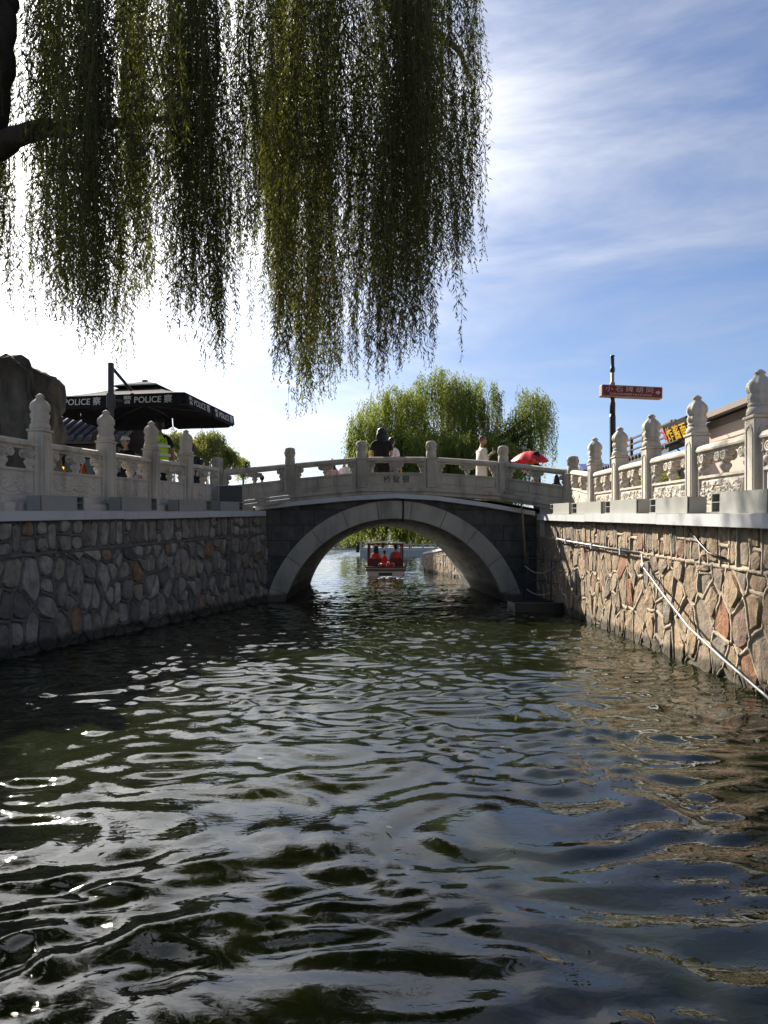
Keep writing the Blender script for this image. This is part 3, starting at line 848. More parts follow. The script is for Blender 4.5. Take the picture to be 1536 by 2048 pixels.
def relief_mesh(L, H, seed, m):
    """lotus leaves, stems and water carved in low relief on a slab; x along, z up, face at -y"""
    r = random.Random(seed)
    nx, nz = 104, 40
    xs = np.linspace(-L/2, L/2, nx); zs = np.linspace(0, H, nz)
    X, Z = np.meshgrid(xs, zs)
    Hh = np.zeros_like(X)
    for k in range(5):          # stems
        x0 = r.uniform(-L*0.45, L*0.45); amp = r.uniform(0.03, 0.09); ph = r.uniform(0, 6)
        d = np.abs(X - (x0 + amp*np.sin(Z/H*3.2+ph)))
        Hh = np.maximum(Hh, 0.020*np.sqrt(np.clip(1-(d/0.015)**2, 0, 1)))
    wv = 0.5+0.5*np.sin((Z + 0.025*np.sin(X*11+seed))/0.030*math.pi)
    Hh = np.maximum(Hh, np.where(Z < H*0.24, 0.012*wv, 0))
    for k in range(7):          # broad lotus leaves with a rolled rim and veins, and petals
        cx = -L*0.42 + L*0.84*(k+0.5)/7 + r.uniform(-0.05, 0.05); cz = r.uniform(H*0.35, H*0.85); th = r.uniform(-0.9, 0.9)
        a = r.uniform(0.10, 0.19); b = r.uniform(0.06, 0.10)
        dx, dz = X-cx, Z-cz
        u = (dx*math.cos(th)+dz*math.sin(th))/a; v = (-dx*math.sin(th)+dz*math.cos(th))/b
        v = v*(1+0.35*u)
        ang = np.arctan2(v, u)
        rr = np.sqrt(u*u+v*v)*(1+0.07*np.cos(ang*5+k))
        rim = 0.008*np.exp(-((rr-0.90)/0.10)**2)
        body = 0.020*np.clip(1-rr**2, 0, 1)**0.5 + 1.6*rim + 0.006*np.cos(ang*8)*np.clip(rr*(1-rr)*4, 0, 1)
        Hh = np.where(rr < 1.0, np.maximum(body, 0.004), np.where(rr < 1.13, Hh*np.clip((rr-1.0)/0.13, 0, 1)**2, Hh))
    edge = np.minimum(np.minimum(X+L/2, L/2-X), np.minimum(Z, H-Z))
    Hh = Hh*np.clip(edge/0.02, 0, 1)
    V = np.stack([X, -Hh, Z], -1).reshape(-1, 3)
    idx = np.arange(nx*nz).reshape(nz, nx)
    Q = np.stack([idx[:-1, :-1], idx[:-1, 1:], idx[1:, 1:], idx[1:, :-1]], -1).reshape(-1, 4)
    me = np_mesh('carving', V, Q, True); me.materials.append(m); return me

def sheared(me, s):
    me.transform(Matrix(((1,0,0,0), (0,1,0,0), (s,0,1,0), (0,0,0,1)))); return me

def slab_panel(parent, A, B, kind, seed, m, text=None):
    """one carved slab between two posts; A, B = foot of the posts (Vector). kind 'side' or 'bridge'"""
    A = Vector(A); B = Vector(B)
    d = Vector((B.x-A.x, B.y-A.y, 0)); Lf = d.length; d.normalize()
    L = Lf - 0.215
    s = (B.z - A.z) / Lf
    mid = (A + B) / 2
    # keep local -y looking at the canal: x axis runs so that -y faces the water
    yaw = math.atan2(d.y, d.x)
    root = bpy.data.objects.new('railing_panel', None); root.empty_display_size = 0.1
    col.objects.link(root); root.parent = parent
    root.location = mid; root.rotation_euler = (0, 0, yaw)
    t = 0.06
    if kind == 'side': H = 0.80; zl0, zl1, zm = 0.07, 0.40, 0.43; zr0 = 0.70
    else: H = 0.72; zl0, zl1, zm = 0.07, 0.32, 0.36; zr0 = 0.60
    mb = MB()
    mb.box((-L/2, -t, 0), (L/2, t, zl0))
    mb.box((-L/2, -t, zl1), (L/2, t, zm))
    mb.box((-L/2, -t*0.62, zl0), (L/2, t*0.62, zl1))
    for s_ in (-1, 1):
        x0, x1 = sorted((s_*L/2, s_*(L/2-0.075)))
        mb.box((x0, -t+0.001, zl0-0.001), (x1, t-0.001, zr0+0.03))
    # top rail with softened shoulders
    r0 = zr0 + 0.02
    prof = [(-t-0.015, r0), (-t-0.02, r0+0.02), (-t-0.005, H-0.02), (-t*0.4, H), (t*0.4, H), (t+0.005, H-0.02), (t+0.02, r0+0.02), (t+0.015, r0)]
    ends = [(-L/2, -0.045), (-L/2+0.02, -0.012), (-L/2+0.06, 0.0), (L/2-0.06, 0.0), (L/2-0.02, -0.012), (L/2, -0.045)]
    v = []; f = []; n = len(prof)
    for (x, dz) in ends:
        for (y, z) in prof: v.append((x, y, z + dz*(z-r0)/(H-r0)))
    for i in range(len(ends)-1):
        for k in range(n): f.append((i*n+k, i*n+(k+1)%n, (i+1)*n+(k+1)%n, (i+1)*n+k))
    f += [tuple(range(n)), tuple((len(ends)-1)*n+k for k in range(n-1, -1, -1))]
    mb.add(v, f)
    mb.box((-L/2+0.07, -t*0.55, r0-0.035), (L/2-0.07, t*0.55, r0+0.001))
    me = sheared(mb.mesh('slab'), s); me.materials.append(m); link_mesh('slab', me, root)
    if text is None and kind == 'side':
        for fc in (-1,):
            me = relief_mesh(L-0.19, zl1-zl0-0.05, seed, m)
            if fc > 0: me.transform(Matrix.Rotation(math.pi, 4, 'Z'))
            me.transform(Matrix.Translation((0, fc*(t*0.62+0.0015), zl0+0.025)))
            sheared(me, s); link_mesh('carving', me, root)
    else:
        # plain raised fields
        flds = [(-L/2+0.12, L/2-0.12)] if text else [(-L/2+0.12, -0.20), (-0.17, 0.17), (0.20, L/2-0.12)]
        mb = MB()
        for fc in (-1, 1):
            for (a, b) in flds:
                y0, y1 = sorted((fc*(t*0.62-0.002), fc*(t*0.62+0.012)))
                if text: 
                    for q in ((a, zl0+0.02, b, zl0+0.032), (a, zl1-0.032, b, zl1-0.02), (a, zl0+0.033, a+0.012, zl1-0.033), (b-0.012, zl0+0.033, b, zl1-0.033)):
                        mb.box((q[0], y0, q[1]), (q[2], y1, q[3]))
                else:
                    mb.cbox((a, y0, zl0+0.03), (b, y1, zl1-0.03), 0.005)
        me = sheared(mb.mesh('raised_field'), s); me.materials.append(m); link_mesh('raised_field', me, root)
    vm, sm_ = (ME_VASE, ME_SCR) if kind == 'side' else (ME_VASEB, ME_SCRB)
    gap_h = r0 - 0.035 - zm
    for xx in (-L/2+0.10, 0.0, L/2-0.10):
        o = link_mesh('scroll_bracket', sm_, root); o.location = (xx, 0, s*xx + r0 - 0.03 - (0.13 if kind == 'side' else 0.115))
        if xx == 0.0: o.scale = (1.6 if kind == 'bridge' else 1.25, 1, 1)
        hv = o.location.z - (zm + s*xx) + 0.012
        o = link_mesh('vase_baluster', vm, root); o.location = (xx, 0, s*xx + zm - 0.004); o.scale = (1, 1, hv/0.19)
    if text:
        Mx = frame((0, -t*0.62-0.004, (zl0+zl1)/2-0.005), (1, 0, 0), (0, 0, 1))
        text_part('inscription', text, 0.17, M['ink'], root, Mx, 0.002, 0.006)
    return root

def post(parent, P, yaw, kind):
    root = bpy.data.objects.new('post', None); root.empty_display_size = 0.1
    col.objects.link(root); root.parent = parent; root.location = P; root.rotation_euler = (0, 0, yaw)
    o = link_mesh('shaft', ME_SH if kind == 'side' else ME_SHB, root)
    h = 0.96 if kind == 'side' else 0.69
    o2 = link_mesh('finial' if kind == 'side' else 'post_cap', ME_FIN if kind == 'side' else ME_CAP, root, loc=(0, 0, h - 0.002))
    o2.rotation_euler = (0, 0, random.Random(P[1]).uniform(0, 0.7))
    return root

for i, p in enumerate(BP):
    r_ = post(bridge, p, 0 if 0 < i < 5 else (0.6 if i == 0 else -0.8), 'bridge')
    if i in (0, 5): r_.scale = (1, 1, 0.93)
for i in range(5):
    slab_panel(bridge, BP[i], BP[i+1], 'bridge', i, M['bridge_stone'], '桥 锭 银' if i == 2 else None)

# ---- side balustrades
def left_rail_x(Y): return -6.28 + 0.188*Y
balL = empty('stone_balustrade', (0, 0, 0), 0, 'white carved stone balustrade with lotus bud posts on the shaded left bank', 'balustrade')
YL = [3.9, 5.3, 6.7, 8.08, 9.48, 10.99, 12.34, 13.62]
def baseL(Y): return zl(Y) + 0.10 + max(0, (10 - Y)) * 0.01
PL = [Vector((left_rail_x(Y), Y, baseL(Y))) for Y in YL]
yawL = math.atan2(1, 0.188)
for p in PL: post(balL, p, yawL, 'side')
for i in range(len(PL)-1): slab_panel(balL, PL[i], PL[i+1], 'side', 10+i % 4, M['carved'])
slab_panel(balL, PL[-1], Vector(BP[0]) - Vector((0, 0, 0.02)), 'side', 15, M['carved'])
balR = empty('stone_balustrade', (0, 0, 0), 0, 'cream carved stone balustrade with lotus bud posts on the sunlit right bank', 'balustrade')
YR = [2.9, 4.4, 5.86, 7.33, 8.8, 10.3, 11.67, 13.06]
def baseR(Y): return 1.645 + (Y - 7.3) * 0.028
PR = [Vector((3.8, Y, baseR(Y))) for Y in YR]
for p in PR: post(balR, p, R(90), 'side')
for i in range(len(PR)-1): slab_panel(balR, PR[i+1], PR[i], 'side', 20+i % 4, M['carved'])
slab_panel(balR, Vector(BP[5]) - Vector((0, 0, 0.08)), PR[-1], 'side', 25, M['carved'])
# base courses under the posts
for (bal, pts, sg) in ((balL, PL + [Vector(BP[0])], 1), (balR, PR + [Vector(BP[5])], -1)):
    for i in range(len(pts)-1):
        a, b = pts[i], pts[i+1]
        d = (b - a); d.z = 0; d.normalize(); n = Vector((d.y, -d.x, 0))
        v = []
        for p in (a + d*0.003, b - d*0.003):
            for (o, z) in ((0.17, p.z-0.004), (0.17, p.z-0.4), (-0.17, p.z-0.4), (-0.17, p.z-0.004)):
                v.append(Vector((p.x, p.y, z)) + n*o)
        MB().add(v, [(0,1,2,3), (7,6,5,4), (0,4,5,1), (1,5,6,2), (2,6,7,3), (3,7,4,0)]).build('base_course', M['carved'], bal)

# ================================================================== metal boxes on the ledges
def metal_box(u0, u1, zb, h, side, label, xf):
    """long box on the ledge, a covered part and an open shelf at the far end. u = distance from the camera"""
    D = 0.20
    a = Vector((xf(u0), u0, 0)); b = Vector((xf(u1), u1, 0))
    d = (b - a); L = d.length; d.normalize()
    root = empty('metal_box', (a.x, a.y, zb), math.atan2(d.y, d.x), label, 'metal box', 'boxes along the ledges')
    s = 1 if side < 0 else -1          # local y that points to the canal
    op = L * 0.22; t = 0.012
    f0, f1 = (0, D) if s > 0 else (-D, 0)   # front at y=0? keep the front plate at local y = s*0
    yb = -s*D
    lo, hi = sorted((0, yb))
    mb = MB()
    mb.box((0, lo, 0), (L, hi, t)); mb.box((0, lo, h-t), (L, hi, h))
    y0, y1 = sorted((yb, yb + s*t)); mb.box((0, y0, t), (L, y1, h-t))
    for x in (0, L-op, L-t): mb.box((x, lo+t, t), (x+t, hi-t, h-t))
    mb.build('case', M['boxmetal'], root)
    y0, y1 = sorted((0.001*s, 0.013*s)); MB().box((-0.003, y0, -0.004), (L-op+0.01, y1, h+0.003)).build('front_plate', M['boxmetal'], root)
    y0, y1 = sorted((-0.01*s, yb+s*t)); MB().box((L-op+t, y0, h*0.52), (L-t, y1, h*0.52+0.008)).build('shelf', M['boxmetal'], root)
    sl = (zl if side > 0 else zr)
    root.rotation_euler = (0, -math.atan2(sl(u1)-sl(u0), L), math.atan2(d.y, d.x))
    return root
bxL = lambda Y: left_wall_x(Y) + 0.04
bxR = lambda Y: right_wall_x(Y) - 0.05
def uL(x): # distance at which the left box front crosses picture column x
    k = (x-768)/1450; return (-5.88+0.04)/(k-0.188)
def uR(x):
    k = (x-768)/1450; return (3.15)/(k-0.0205)
for (x0, x1, h, lab) in ((83, 170, 0.19, 'long grey metal box on the left ledge, nearest the camera'), (243, 316, 0.20, 'grey metal box on the left ledge beside the second lotus post'),
                         (358, 425, 0.19, 'grey metal box on the left ledge, third towards the bridge'), (440, 487, 0.18, 'small grey metal box on the left ledge next to the bridge')):
    a, b = uL(x0), uL(x1); metal_box(a, b, zl(a)+0.006, h, 1, lab, bxL)
for (x0, x1, h, lab) in ((1536, 1420, 0.20, 'large grey metal box on the right ledge, nearest the camera'), (1376, 1298, 0.18, 'grey metal box on the right ledge, second from the camera'),
                         (1274, 1209, 0.19, 'grey metal box in the middle of the right ledge'), (1203, 1143, 0.19, 'grey metal box on the right ledge, second from the bridge'), (1139, 1100, 0.20, 'small grey metal box on the right ledge next to the bridge')):
    a, b = uR(x0), uR(x1); metal_box(a, b, zr(a)+0.006, h, -1, lab, bxR)
ub = empty('utility_box', (-3.22, 15.25, 2.06), R(12), 'dark grey steel cabinet at the left foot of the bridge railing', 'cabinet')
MB().cbox((-0.23, -0.1, 0), (0.23, 0.1, 0.47), 0.006).build('body', M['dark_metal'], ub)
MB().cbox((-0.245, -0.115, 0.472), (0.245, 0.115, 0.49), 0.004).build('lid', M['ledge'], ub)

# ================================================================== pipes, pole and ladder by the right wall
wp = lambda Y, z, o=0.06: Vector((right_wall_x(Y) - o, Y, z))
pipe = empty('wall_pipe', wp(13.5, 1.36), 0, 'pale pipe fixed along the right canal wall under the ledge', 'pipe')
pipe.location = (0, 0, 0)
MB().tube([wp(14.6, 1.45, 0.10), wp(13.4, 1.375, 0.10), wp(9.35, 1.19, 0.10)], 0.018, 10).build('tube', M['pipe'], pipe)
for Y, z in ((13.4, 1.375), (11.6, 1.287), (10.1, 1.213)):
    MB().box(wp(Y, z-0.05, 0.13) - Vector((0, 0.02, 0)), wp(Y, z+0.05, 0.0) + Vector((0, 0.02, 0))).build('clamp', M['ledge'], pipe)
rod = empty('bent_pole', (0, 0, 0), 0, 'long bent silver pole leaning down the right wall into the water', 'pole')
MB().tube([wp(9.25, 1.18, 0.10), wp(9.15, 1.03, 0.12), wp(8.3, 0.73, 0.17), wp(7.5, 0.45, 0.20), wp(6.7, 0.26, 0.22), wp(5.83, 0.08, 0.24), wp(5.3, -0.06, 0.26), wp(4.9, -0.2, 0.27)], 0.0135, 10).build('tube', M['pipe'], rod)
MB().tube([wp(9.17, 1.06, 0.118), wp(9.10, 1.0, 0.123)], 0.024, 10).build('sleeve', M['ledge'], rod)
bp_ = empty('bamboo_pole', (0, 0, 0), 0, 'thin brown bamboo pole standing against the right end of the bridge', 'pole')
MB().tube([px(1052, 1128, 16.1), px(1049, 1085, 16.15), px(1045, 1030, 16.2), px(1041, 992, 16.25)], [0.026, 0.024, 0.022, 0.016], 8).build('cane', M['bamboo'], bp_)
lad = empty('mooring_ladder', (0, 0, 0), 0, 'thin metal mooring rails with ropes on the shaded wall beside the arch', 'ladder')
for (xa, ya, xb, yb_, da, db) in ((1052, 1115, 1090, 1119, 15.6, 15.0), (1097, 1120, 1141, 1124, 14.7, 14.0), (1053, 1158, 1092, 1162, 15.5, 15.0), (1093, 1164, 1132, 1169, 14.7, 14.2)):
    MB().tube([px(xa, ya, da), px(xb, yb_, db)], 0.012, 6).build('rung', M['dark_metal'], lad)
for (xa, ya, xb, yb_, da) in ((1102, 1118, 1102, 1215, 14.6), (1056, 1105, 1056, 1205, 15.5)):
    MB().tube([px(xa, ya, da), px(xb, yb_, da)], 0.014, 6).build('upright', M['dark_metal'], lad)
for (x0, y0, x1, y1, sag) in ((1050, 1132, 1110, 1133, 16), (1053, 1178, 1100, 1185, 9)):
    pts = [px(x0+(x1-x0)*t, y0+(y1-y0)*t + sag*4*t*(1-t)*0.9, 15.4-0.9*t) for t in np.linspace(0, 1, 9)]
    MB().tube(pts, 0.011, 6).build('rope', M['rope'], lad)
mt = empty('floating_trough', (0, 0, 0), 0, 'dark metal trough in the water at the right foot of the arch', 'trough')
mb = MB(); mb.box((2.52, 13.95, -0.25), (3.44, 14.0, 0.17)); mb.box((2.52, 14.001, -0.25), (2.57, 14.75, 0.165)); mb.box((3.40, 14.001, -0.25), (3.44, 14.75, 0.165)); mb.box((2.52, 14.751, -0.25), (3.44, 14.8, 0.17)); mb.box((2.571, 14.001, -0.2), (3.399, 14.75, -0.12))
mb.build('tub', M['black_metal'], mt)
MB().box((2.50, 13.93, 0.172), (3.45, 14.02, 0.19)).build('rim', M['dark_metal'], mt)
cab = MB().tube([wp(7.9, 1.47, 0.03), wp(7.6, 1.33, 0.055), wp(7.35, 1.22, 0.06), wp(7.0, 1.17, 0.05)], 0.012, 6).build('black_cable', M['black_metal'])
tag(cab, 'short black cable hanging on the right wall under the ledge', 'cable')
crack = MB().tube([(0.44, YB-0.085, 2.38), (0.45, YB-0.085, 2.1), (0.44, YB-0.085, 1.92), (0.43, YB-0.05, 1.86)], 0.02, 6).build('drain_pipe', M['black_metal'])
tag(crack, 'short black drain pipe over the crown of the arch', 'pipe')

# ================================================================== trees
def leaf_arrays(P, Dn, ln, wd, rng, hang=0.6):
    """diamond leaves at points P; Dn = direction of each leaf"""
    n = len(P)
    rv = rng.normal(size=(n, 3))
    W = np.cross(Dn, rv); W /= np.linalg.norm(W, axis=1, keepdims=True) + 1e-9
    Nn = np.cross(Dn, W)
    l = ln[:, None]; w = wd[:, None]
    mid = P + Dn*l*0.42
    V = np.stack([P, mid + W*w*0.5 + Nn*w*0.12, P + Dn*l + np.array([0, 0, -0.06])*l, mid - W*w*0.5 + Nn*w*0.12], 1)
    return V.reshape(-1, 3)

def quad_idx(n): return np.arange(n*4).reshape(n, 4)

def strands(roots, leaf_len, leaf_w, spacing, rng, sway=0.06, ang=(18, 48), stem=None, bare=0.0, arch=0.0, side=0.0):
    """roots: list of (x, y, ztop, zbot). Returns leaf vertices and stem polylines"""
    Vs = []; stems = []
    for (x, y, z1, z0) in roots:
        L = z1 - z0
        if L < 0.15: continue
        n = max(4, int(L / spacing))
        t = (np.arange(n) + rng.uniform(0, 1, n)*0.6) / n
        a1, a2 = rng.uniform(0, 6.28, 2); k1, k2 = rng.uniform(0.6, 1.6, 2)
        lean = rng.normal(0, 0.03, 2)
        out = arch*rng.uniform(0.5, 1.2); oa = rng.uniform(0, 6.28)
        def pos(t):
            s = t*L
            e = np.clip(s/0.6, 0, 1)
            xx = x + sway*np.sin(k1*s+a1) - sway*math.sin(a1) + lean[0]*s + out*math.cos(oa)*(np.sqrt(e)-0)
            yy = y + sway*np.sin(k2*s+a2) - sway*math.sin(a2) + lean[1]*s + out*math.sin(oa)*(np.sqrt(e)-0)
            return np.stack([xx, yy, z1 - s], -1)
        keep = rng.uniform(0, 1, n) > bare*(1-t)
        tt = t[keep]
        if len(tt) == 0: continue
        P = pos(tt)
        m = len(P)
        az = rng.uniform(0, 6.28, m); an = np.radians(rng.uniform(ang[0], ang[1], m))
        Dn = np.stack([np.sin(an)*np.cos(az), np.sin(an)*np.sin(az), -np.cos(an)], -1)
        if side:   # short side twigs carry part of the leaves away from the stem
            ta = np.floor(tt*L/0.16)*2.4 + rng.uniform(0, 6.28)
            so = side*rng.uniform(0, 1, m)**1.3*np.clip((1-tt)*L/0.5, 0.2, 1)
            P = P + np.stack([np.cos(ta)*so, np.sin(ta)*so, -so*0.8], -1)
        taper = np.clip((1-tt)*L/0.35, 0.45, 1)
        ln = leaf_len*rng.uniform(0.7, 1.25, m)*taper; wd = leaf_w*rng.uniform(0.75, 1.2, m)
        Vs.append(leaf_arrays(P, Dn, ln, wd, rng))
        if stem: stems.append(pos(np.linspace(0, 0.99, max(4, int(L/0.35)))))
    return np.concatenate(Vs), stems

def stems_mesh(name, lines, r):
    V = []; Q = []; o = 0
    for ln in lines:
        n = len(ln)
        rr = r*np.linspace(1.0, 0.45, n)
        for k in range(3):
            a = 2*math.pi*k/3
            V.append(np.stack([ln[:, 0]+rr*math.cos(a), ln[:, 1]+rr*math.sin(a), ln[:, 2]], -1))
        idx = o + np.arange(3*n).reshape(3, n)
        for k in range(3):
            k2 = (k+1) % 3
            Q.append(np.stack([idx[k, :-1], idx[k2, :-1], idx[k2, 1:], idx[k, 1:]], -1))
        o += 3*n
    return np_mesh(name, np.concatenate(V), np.concatenate(Q), True)

# ---- the near willow hanging over the water from the left bank
wil = empty('willow_tree', (-7.0, 8.6, 1.65), 0, 'large near weeping willow hanging dark green strands over the left of the canal', 'willow tree')
wil.location = (0, 0, 0)
def limb(name, pts, r0, r1, parent, wob=0.0, n=10, seed=1):
    r = random.Random(seed)
    P = [Vector(p) for p in pts]
    # smooth with catmull-rom
    out = []
    for i in range(len(P)-1):
        p0, p1, p2, p3 = P[max(i-1, 0)], P[i], P[i+1], P[min(i+2, len(P)-1)]
        for t in np.linspace(0, 1, 6, endpoint=False):
            q = 0.5*((2*p1) + (p2-p0)*t + (2*p0-5*p1+4*p2-p3)*t*t + (3*p1-p0-3*p2+p3)*t**3)
            out.append(q + Vector((r.uniform(-wob, wob), r.uniform(-wob, wob), r.uniform(-wob, wob))))
    out.append(P[-1])
    rad = [(r0 + (r1-r0)*i/(len(out)-1)) * r.uniform(0.94, 1.08) for i in range(len(out))]
    return MB().tube(out, rad, n).build(name, M['bark'], parent)
TK = lambda x, y: tuple(px(x, y, 8.3))
limb('trunk', [(-7.0, 8.6, 1.2), (-6.7, 8.5, 2.6), (-6.1, 8.4, 4.2), TK(-95, 400), TK(-45, 260), TK(-22, 150), TK(-8, 40), TK(0, -60), (-4.3, 8.7, 9.6), (-4.1, 9.1, 11.2)], 0.36, 0.15, wil, 0.025, 14)
limb('limb', [TK(-110, 430), TK(-60, 330), TK(5, 288), TK(75, 262), (-3.75, 9.8, 7.0), (-3.3, 11.2, 7.9), (-2.6, 12.0, 8.6)], 0.185, 0.02, wil, 0.025, 10, 2)
limb('limb', [(-4.6, 8.6, 8.5), (-4.0, 10.2, 9.4), (-2.4, 10.8, 10.0), (-0.8, 11.2, 10.0), (0.8, 11.4, 9.4), (1.4, 11.5, 8.7)], 0.14, 0.03, wil, 0.03, 8, 3)
limb('limb', [(-4.6, 8.5, 8.2), (-4.2, 8.2, 9.0), (-2.8, 8.0, 9.5), (-1.2, 7.8, 9.3), (0.2, 7.9, 8.7)], 0.12, 0.03, wil, 0.03, 8, 4)
limb('limb', [(-4.4, 8.7, 9.0), (-5.2, 10.6, 10.3), (-6.2, 12.0, 10.8), (-7.6, 13.0, 10.4)], 0.14, 0.04, wil, 0.03, 8, 5)
for k, pts in enumerate(([(690, 50), (675, 100), (700, 170), (722, 240), (728, 352), (748, 378), (768, 392)], [(728, 352), (745, 335), (765, 332)], [(728, 352), (750, 348), (775, 358)], [(728, 352), (700, 345), (655, 335)],
                         [(500, 60), (498, 120), (508, 190), (515, 262)], [(690, 60), (735, 112), (780, 140)], [(700, 170), (735, 150), (760, 165)], [(300, 60), (310, 130), (345, 240)])):
    limb('branch', [px(x, y, 10.6 + 0.05*i) for i, (x, y) in enumerate(pts)], 0.02, 0.007, wil, 0.010, 6, 20+k)

def near_willow():
    rng = np.random.default_rng(77)
    prof_x = [-400, -60, 0, 20, 60, 100, 125, 160, 190, 212, 232, 258, 290, 320, 345, 395, 430, 446, 470, 500, 528, 552, 575, 608, 632, 655, 680, 698, 716, 732, 757, 780, 800, 834, 850, 868, 888, 905, 928, 945, 958]
    prof_y = [600, 560, 600, 610, 560, 660, 690, 660, 710, 640, 715, 640, 640, 660, 690, 700, 735, 700, 580, 520, 600, 730, 680, 815, 740, 790, 640, 610, 745, 600, 770, 690, 660, 735, 700, 620, 560, 540, 545, 430, 300]
    # (centre column, half width, strand count, tip offset) of the hanging bunches
    roots = []
    def bunch(c, sd, n, tip, dmean, top_lo=-260, soft=34, dsd=0.35, rag=70):
        # a bunch is a handful of tassels, every tassel a few strands ending near each other
        nt_ = max(2, int(n/4.9))
        for _ in range(nt_):
            tx = rng.normal(c, sd); tY = dmean + rng.normal(0, dsd)
            tt_ = tip - abs(rng.normal(0, rag)) - (rng.uniform(60, 260) if rng.random() < 0.3 else 0)
            ns = rng.integers(3, 8)
            for _ in range(ns):
                x = tx + rng.normal(0, 4.5); Y = tY + rng.normal(0, 0.06)
                yt = tt_ - abs(rng.normal(0, soft))
                y_top = rng.uniform(top_lo, max(top_lo+10, min(yt-160, 320))) if rng.random() < 0.5 else rng.uniform(top_lo, max(0, top_lo+40))
                p = px(x, yt, Y); q = px(x, y_top, Y)
                roots.append((p.x, p.y, q.z, p.z))
    cols = [(-300, 30, 40), (-220, 30, 40), (-150, 30, 40), (-80, 26, 40), (-30, 16, 26),
            (10, 10, 18), (22, 8, 8), (62, 10, 10), (95, 12, 24), (125, 12, 40), (155, 12, 44), (185, 12, 44), (200, 8, 22), (232, 7, 18), (262, 11, 36), (292, 12, 40), (322, 9, 14), (347, 9, 26), (378, 13, 40), (405, 12, 44), (432, 9, 34), (468, 9, 22),
            (497, 9, 22), (520, 9, 20), (548, 9, 40), (576, 12, 42), (606, 11, 48), (632, 12, 46), (655, 8, 34), (682, 9, 26), (714, 6, 7), (737, 8, 9), (757, 8, 28), (782, 10, 44), (808, 11, 44), (836, 10, 48), (862, 10, 38), (888, 10, 34), (912, 8, 22), (932, 6, 14), (946, 4, 7)]
    for (c, sd, n) in cols:
        tip = float(np.interp(c, prof_x, prof_y)) + rng.normal(0, 14)
        bunch(c, sd, n, tip, rng.uniform(8.0, 12.6))
    # deeper bunches behind fill the upper curtain
    for _ in range(40):
        c = rng.uniform(-350, 930)
        tip = float(np.interp(c, prof_x, prof_y)) - rng.uniform(90, 330)
        bunch(c, rng.uniform(8, 15), 13, tip, rng.uniform(7.2, 13.5), dsd=0.5, rag=110)
    for (c, tip, n) in ((92, 640, 14), (125, 680, 18), (155, 640, 14), (187, 700, 16), (245, 560, 8), (280, 620, 12), (405, 700, 14)):
        bunch(c, 10, n, tip, 7.7)
    # the back of the crown, which shades the near end of the right wall
    for _ in range(18):
        c = rng.uniform(470, 800)
        tip = float(np.interp(c, prof_x, prof_y)) - rng.uniform(20, 120)
        bunch(c, rng.uniform(9, 14), 14, tip, rng.uniform(13.4, 15.4), dsd=0.4, top_lo=120)
    for _ in range(22):      # unseen side of the crown over the left bank, added to block the sun
        bunch(rng.uniform(-430, -20), 14, 15, rng.uniform(520, 660), rng.uniform(8.5, 14), dsd=0.5)
    # single long tips
    for (c, tip, d) in ((20, 640, 8.6), (185, 728, 8.4), (236, 745, 8.7), (437, 748, 8.3), (424, 742, 8.4), (562, 752, 8.8), (610, 842, 9.0), (604, 832, 9.1), (616, 820, 9.0), (655, 805, 9.2), (664, 808, 9.2), (717, 768, 9.4), (757, 778, 9.5), (752, 760, 9.5), (790, 745, 9.6), (837, 738, 9.7), (812, 712, 9.6), (928, 556, 10.0), (917, 548, 10.0), (945, 425, 10.2)):
        for _ in range(6):
            x = c + rng.normal(0, 5)
            p = px(x, tip - abs(rng.normal(0, 30)), d + rng.normal(0, .1)); q = px(x, tip - rng.uniform(180, 420), d)
            roots.append((p.x, p.y, q.z, p.z))
    V, st = strands(roots, 0.095, 0.0155, 0.0225, rng, sway=0.085, ang=(20, 62), stem=True, side=0.075)
    me = np_mesh('crown', V, quad_idx(len(V)//4)); me.materials.append(M['leaf_near'])
    o = link_mesh('crown', me, wil); o['kind'] = 'stuff'
    # bare whips between the bunches
    for (x0, y0, y1) in ((716, 470, 612), (738, 395, 615), (745, 400, 640), (750, 420, 615), (735, 430, 720)):
        st.append(np.array([list(px(x0 + (4*math.sin(t*3)), y0+(y1-y0)*t, 9.4)) for t in np.linspace(0, 1, 6)]))
    me = stems_mesh('twigs', st, 0.0036); me.materials.append(M['twig'])
    o = link_mesh('twigs', me, wil); o['kind'] = 'stuff'
    print('near willow leaves', len(V)//4)
near_willow()

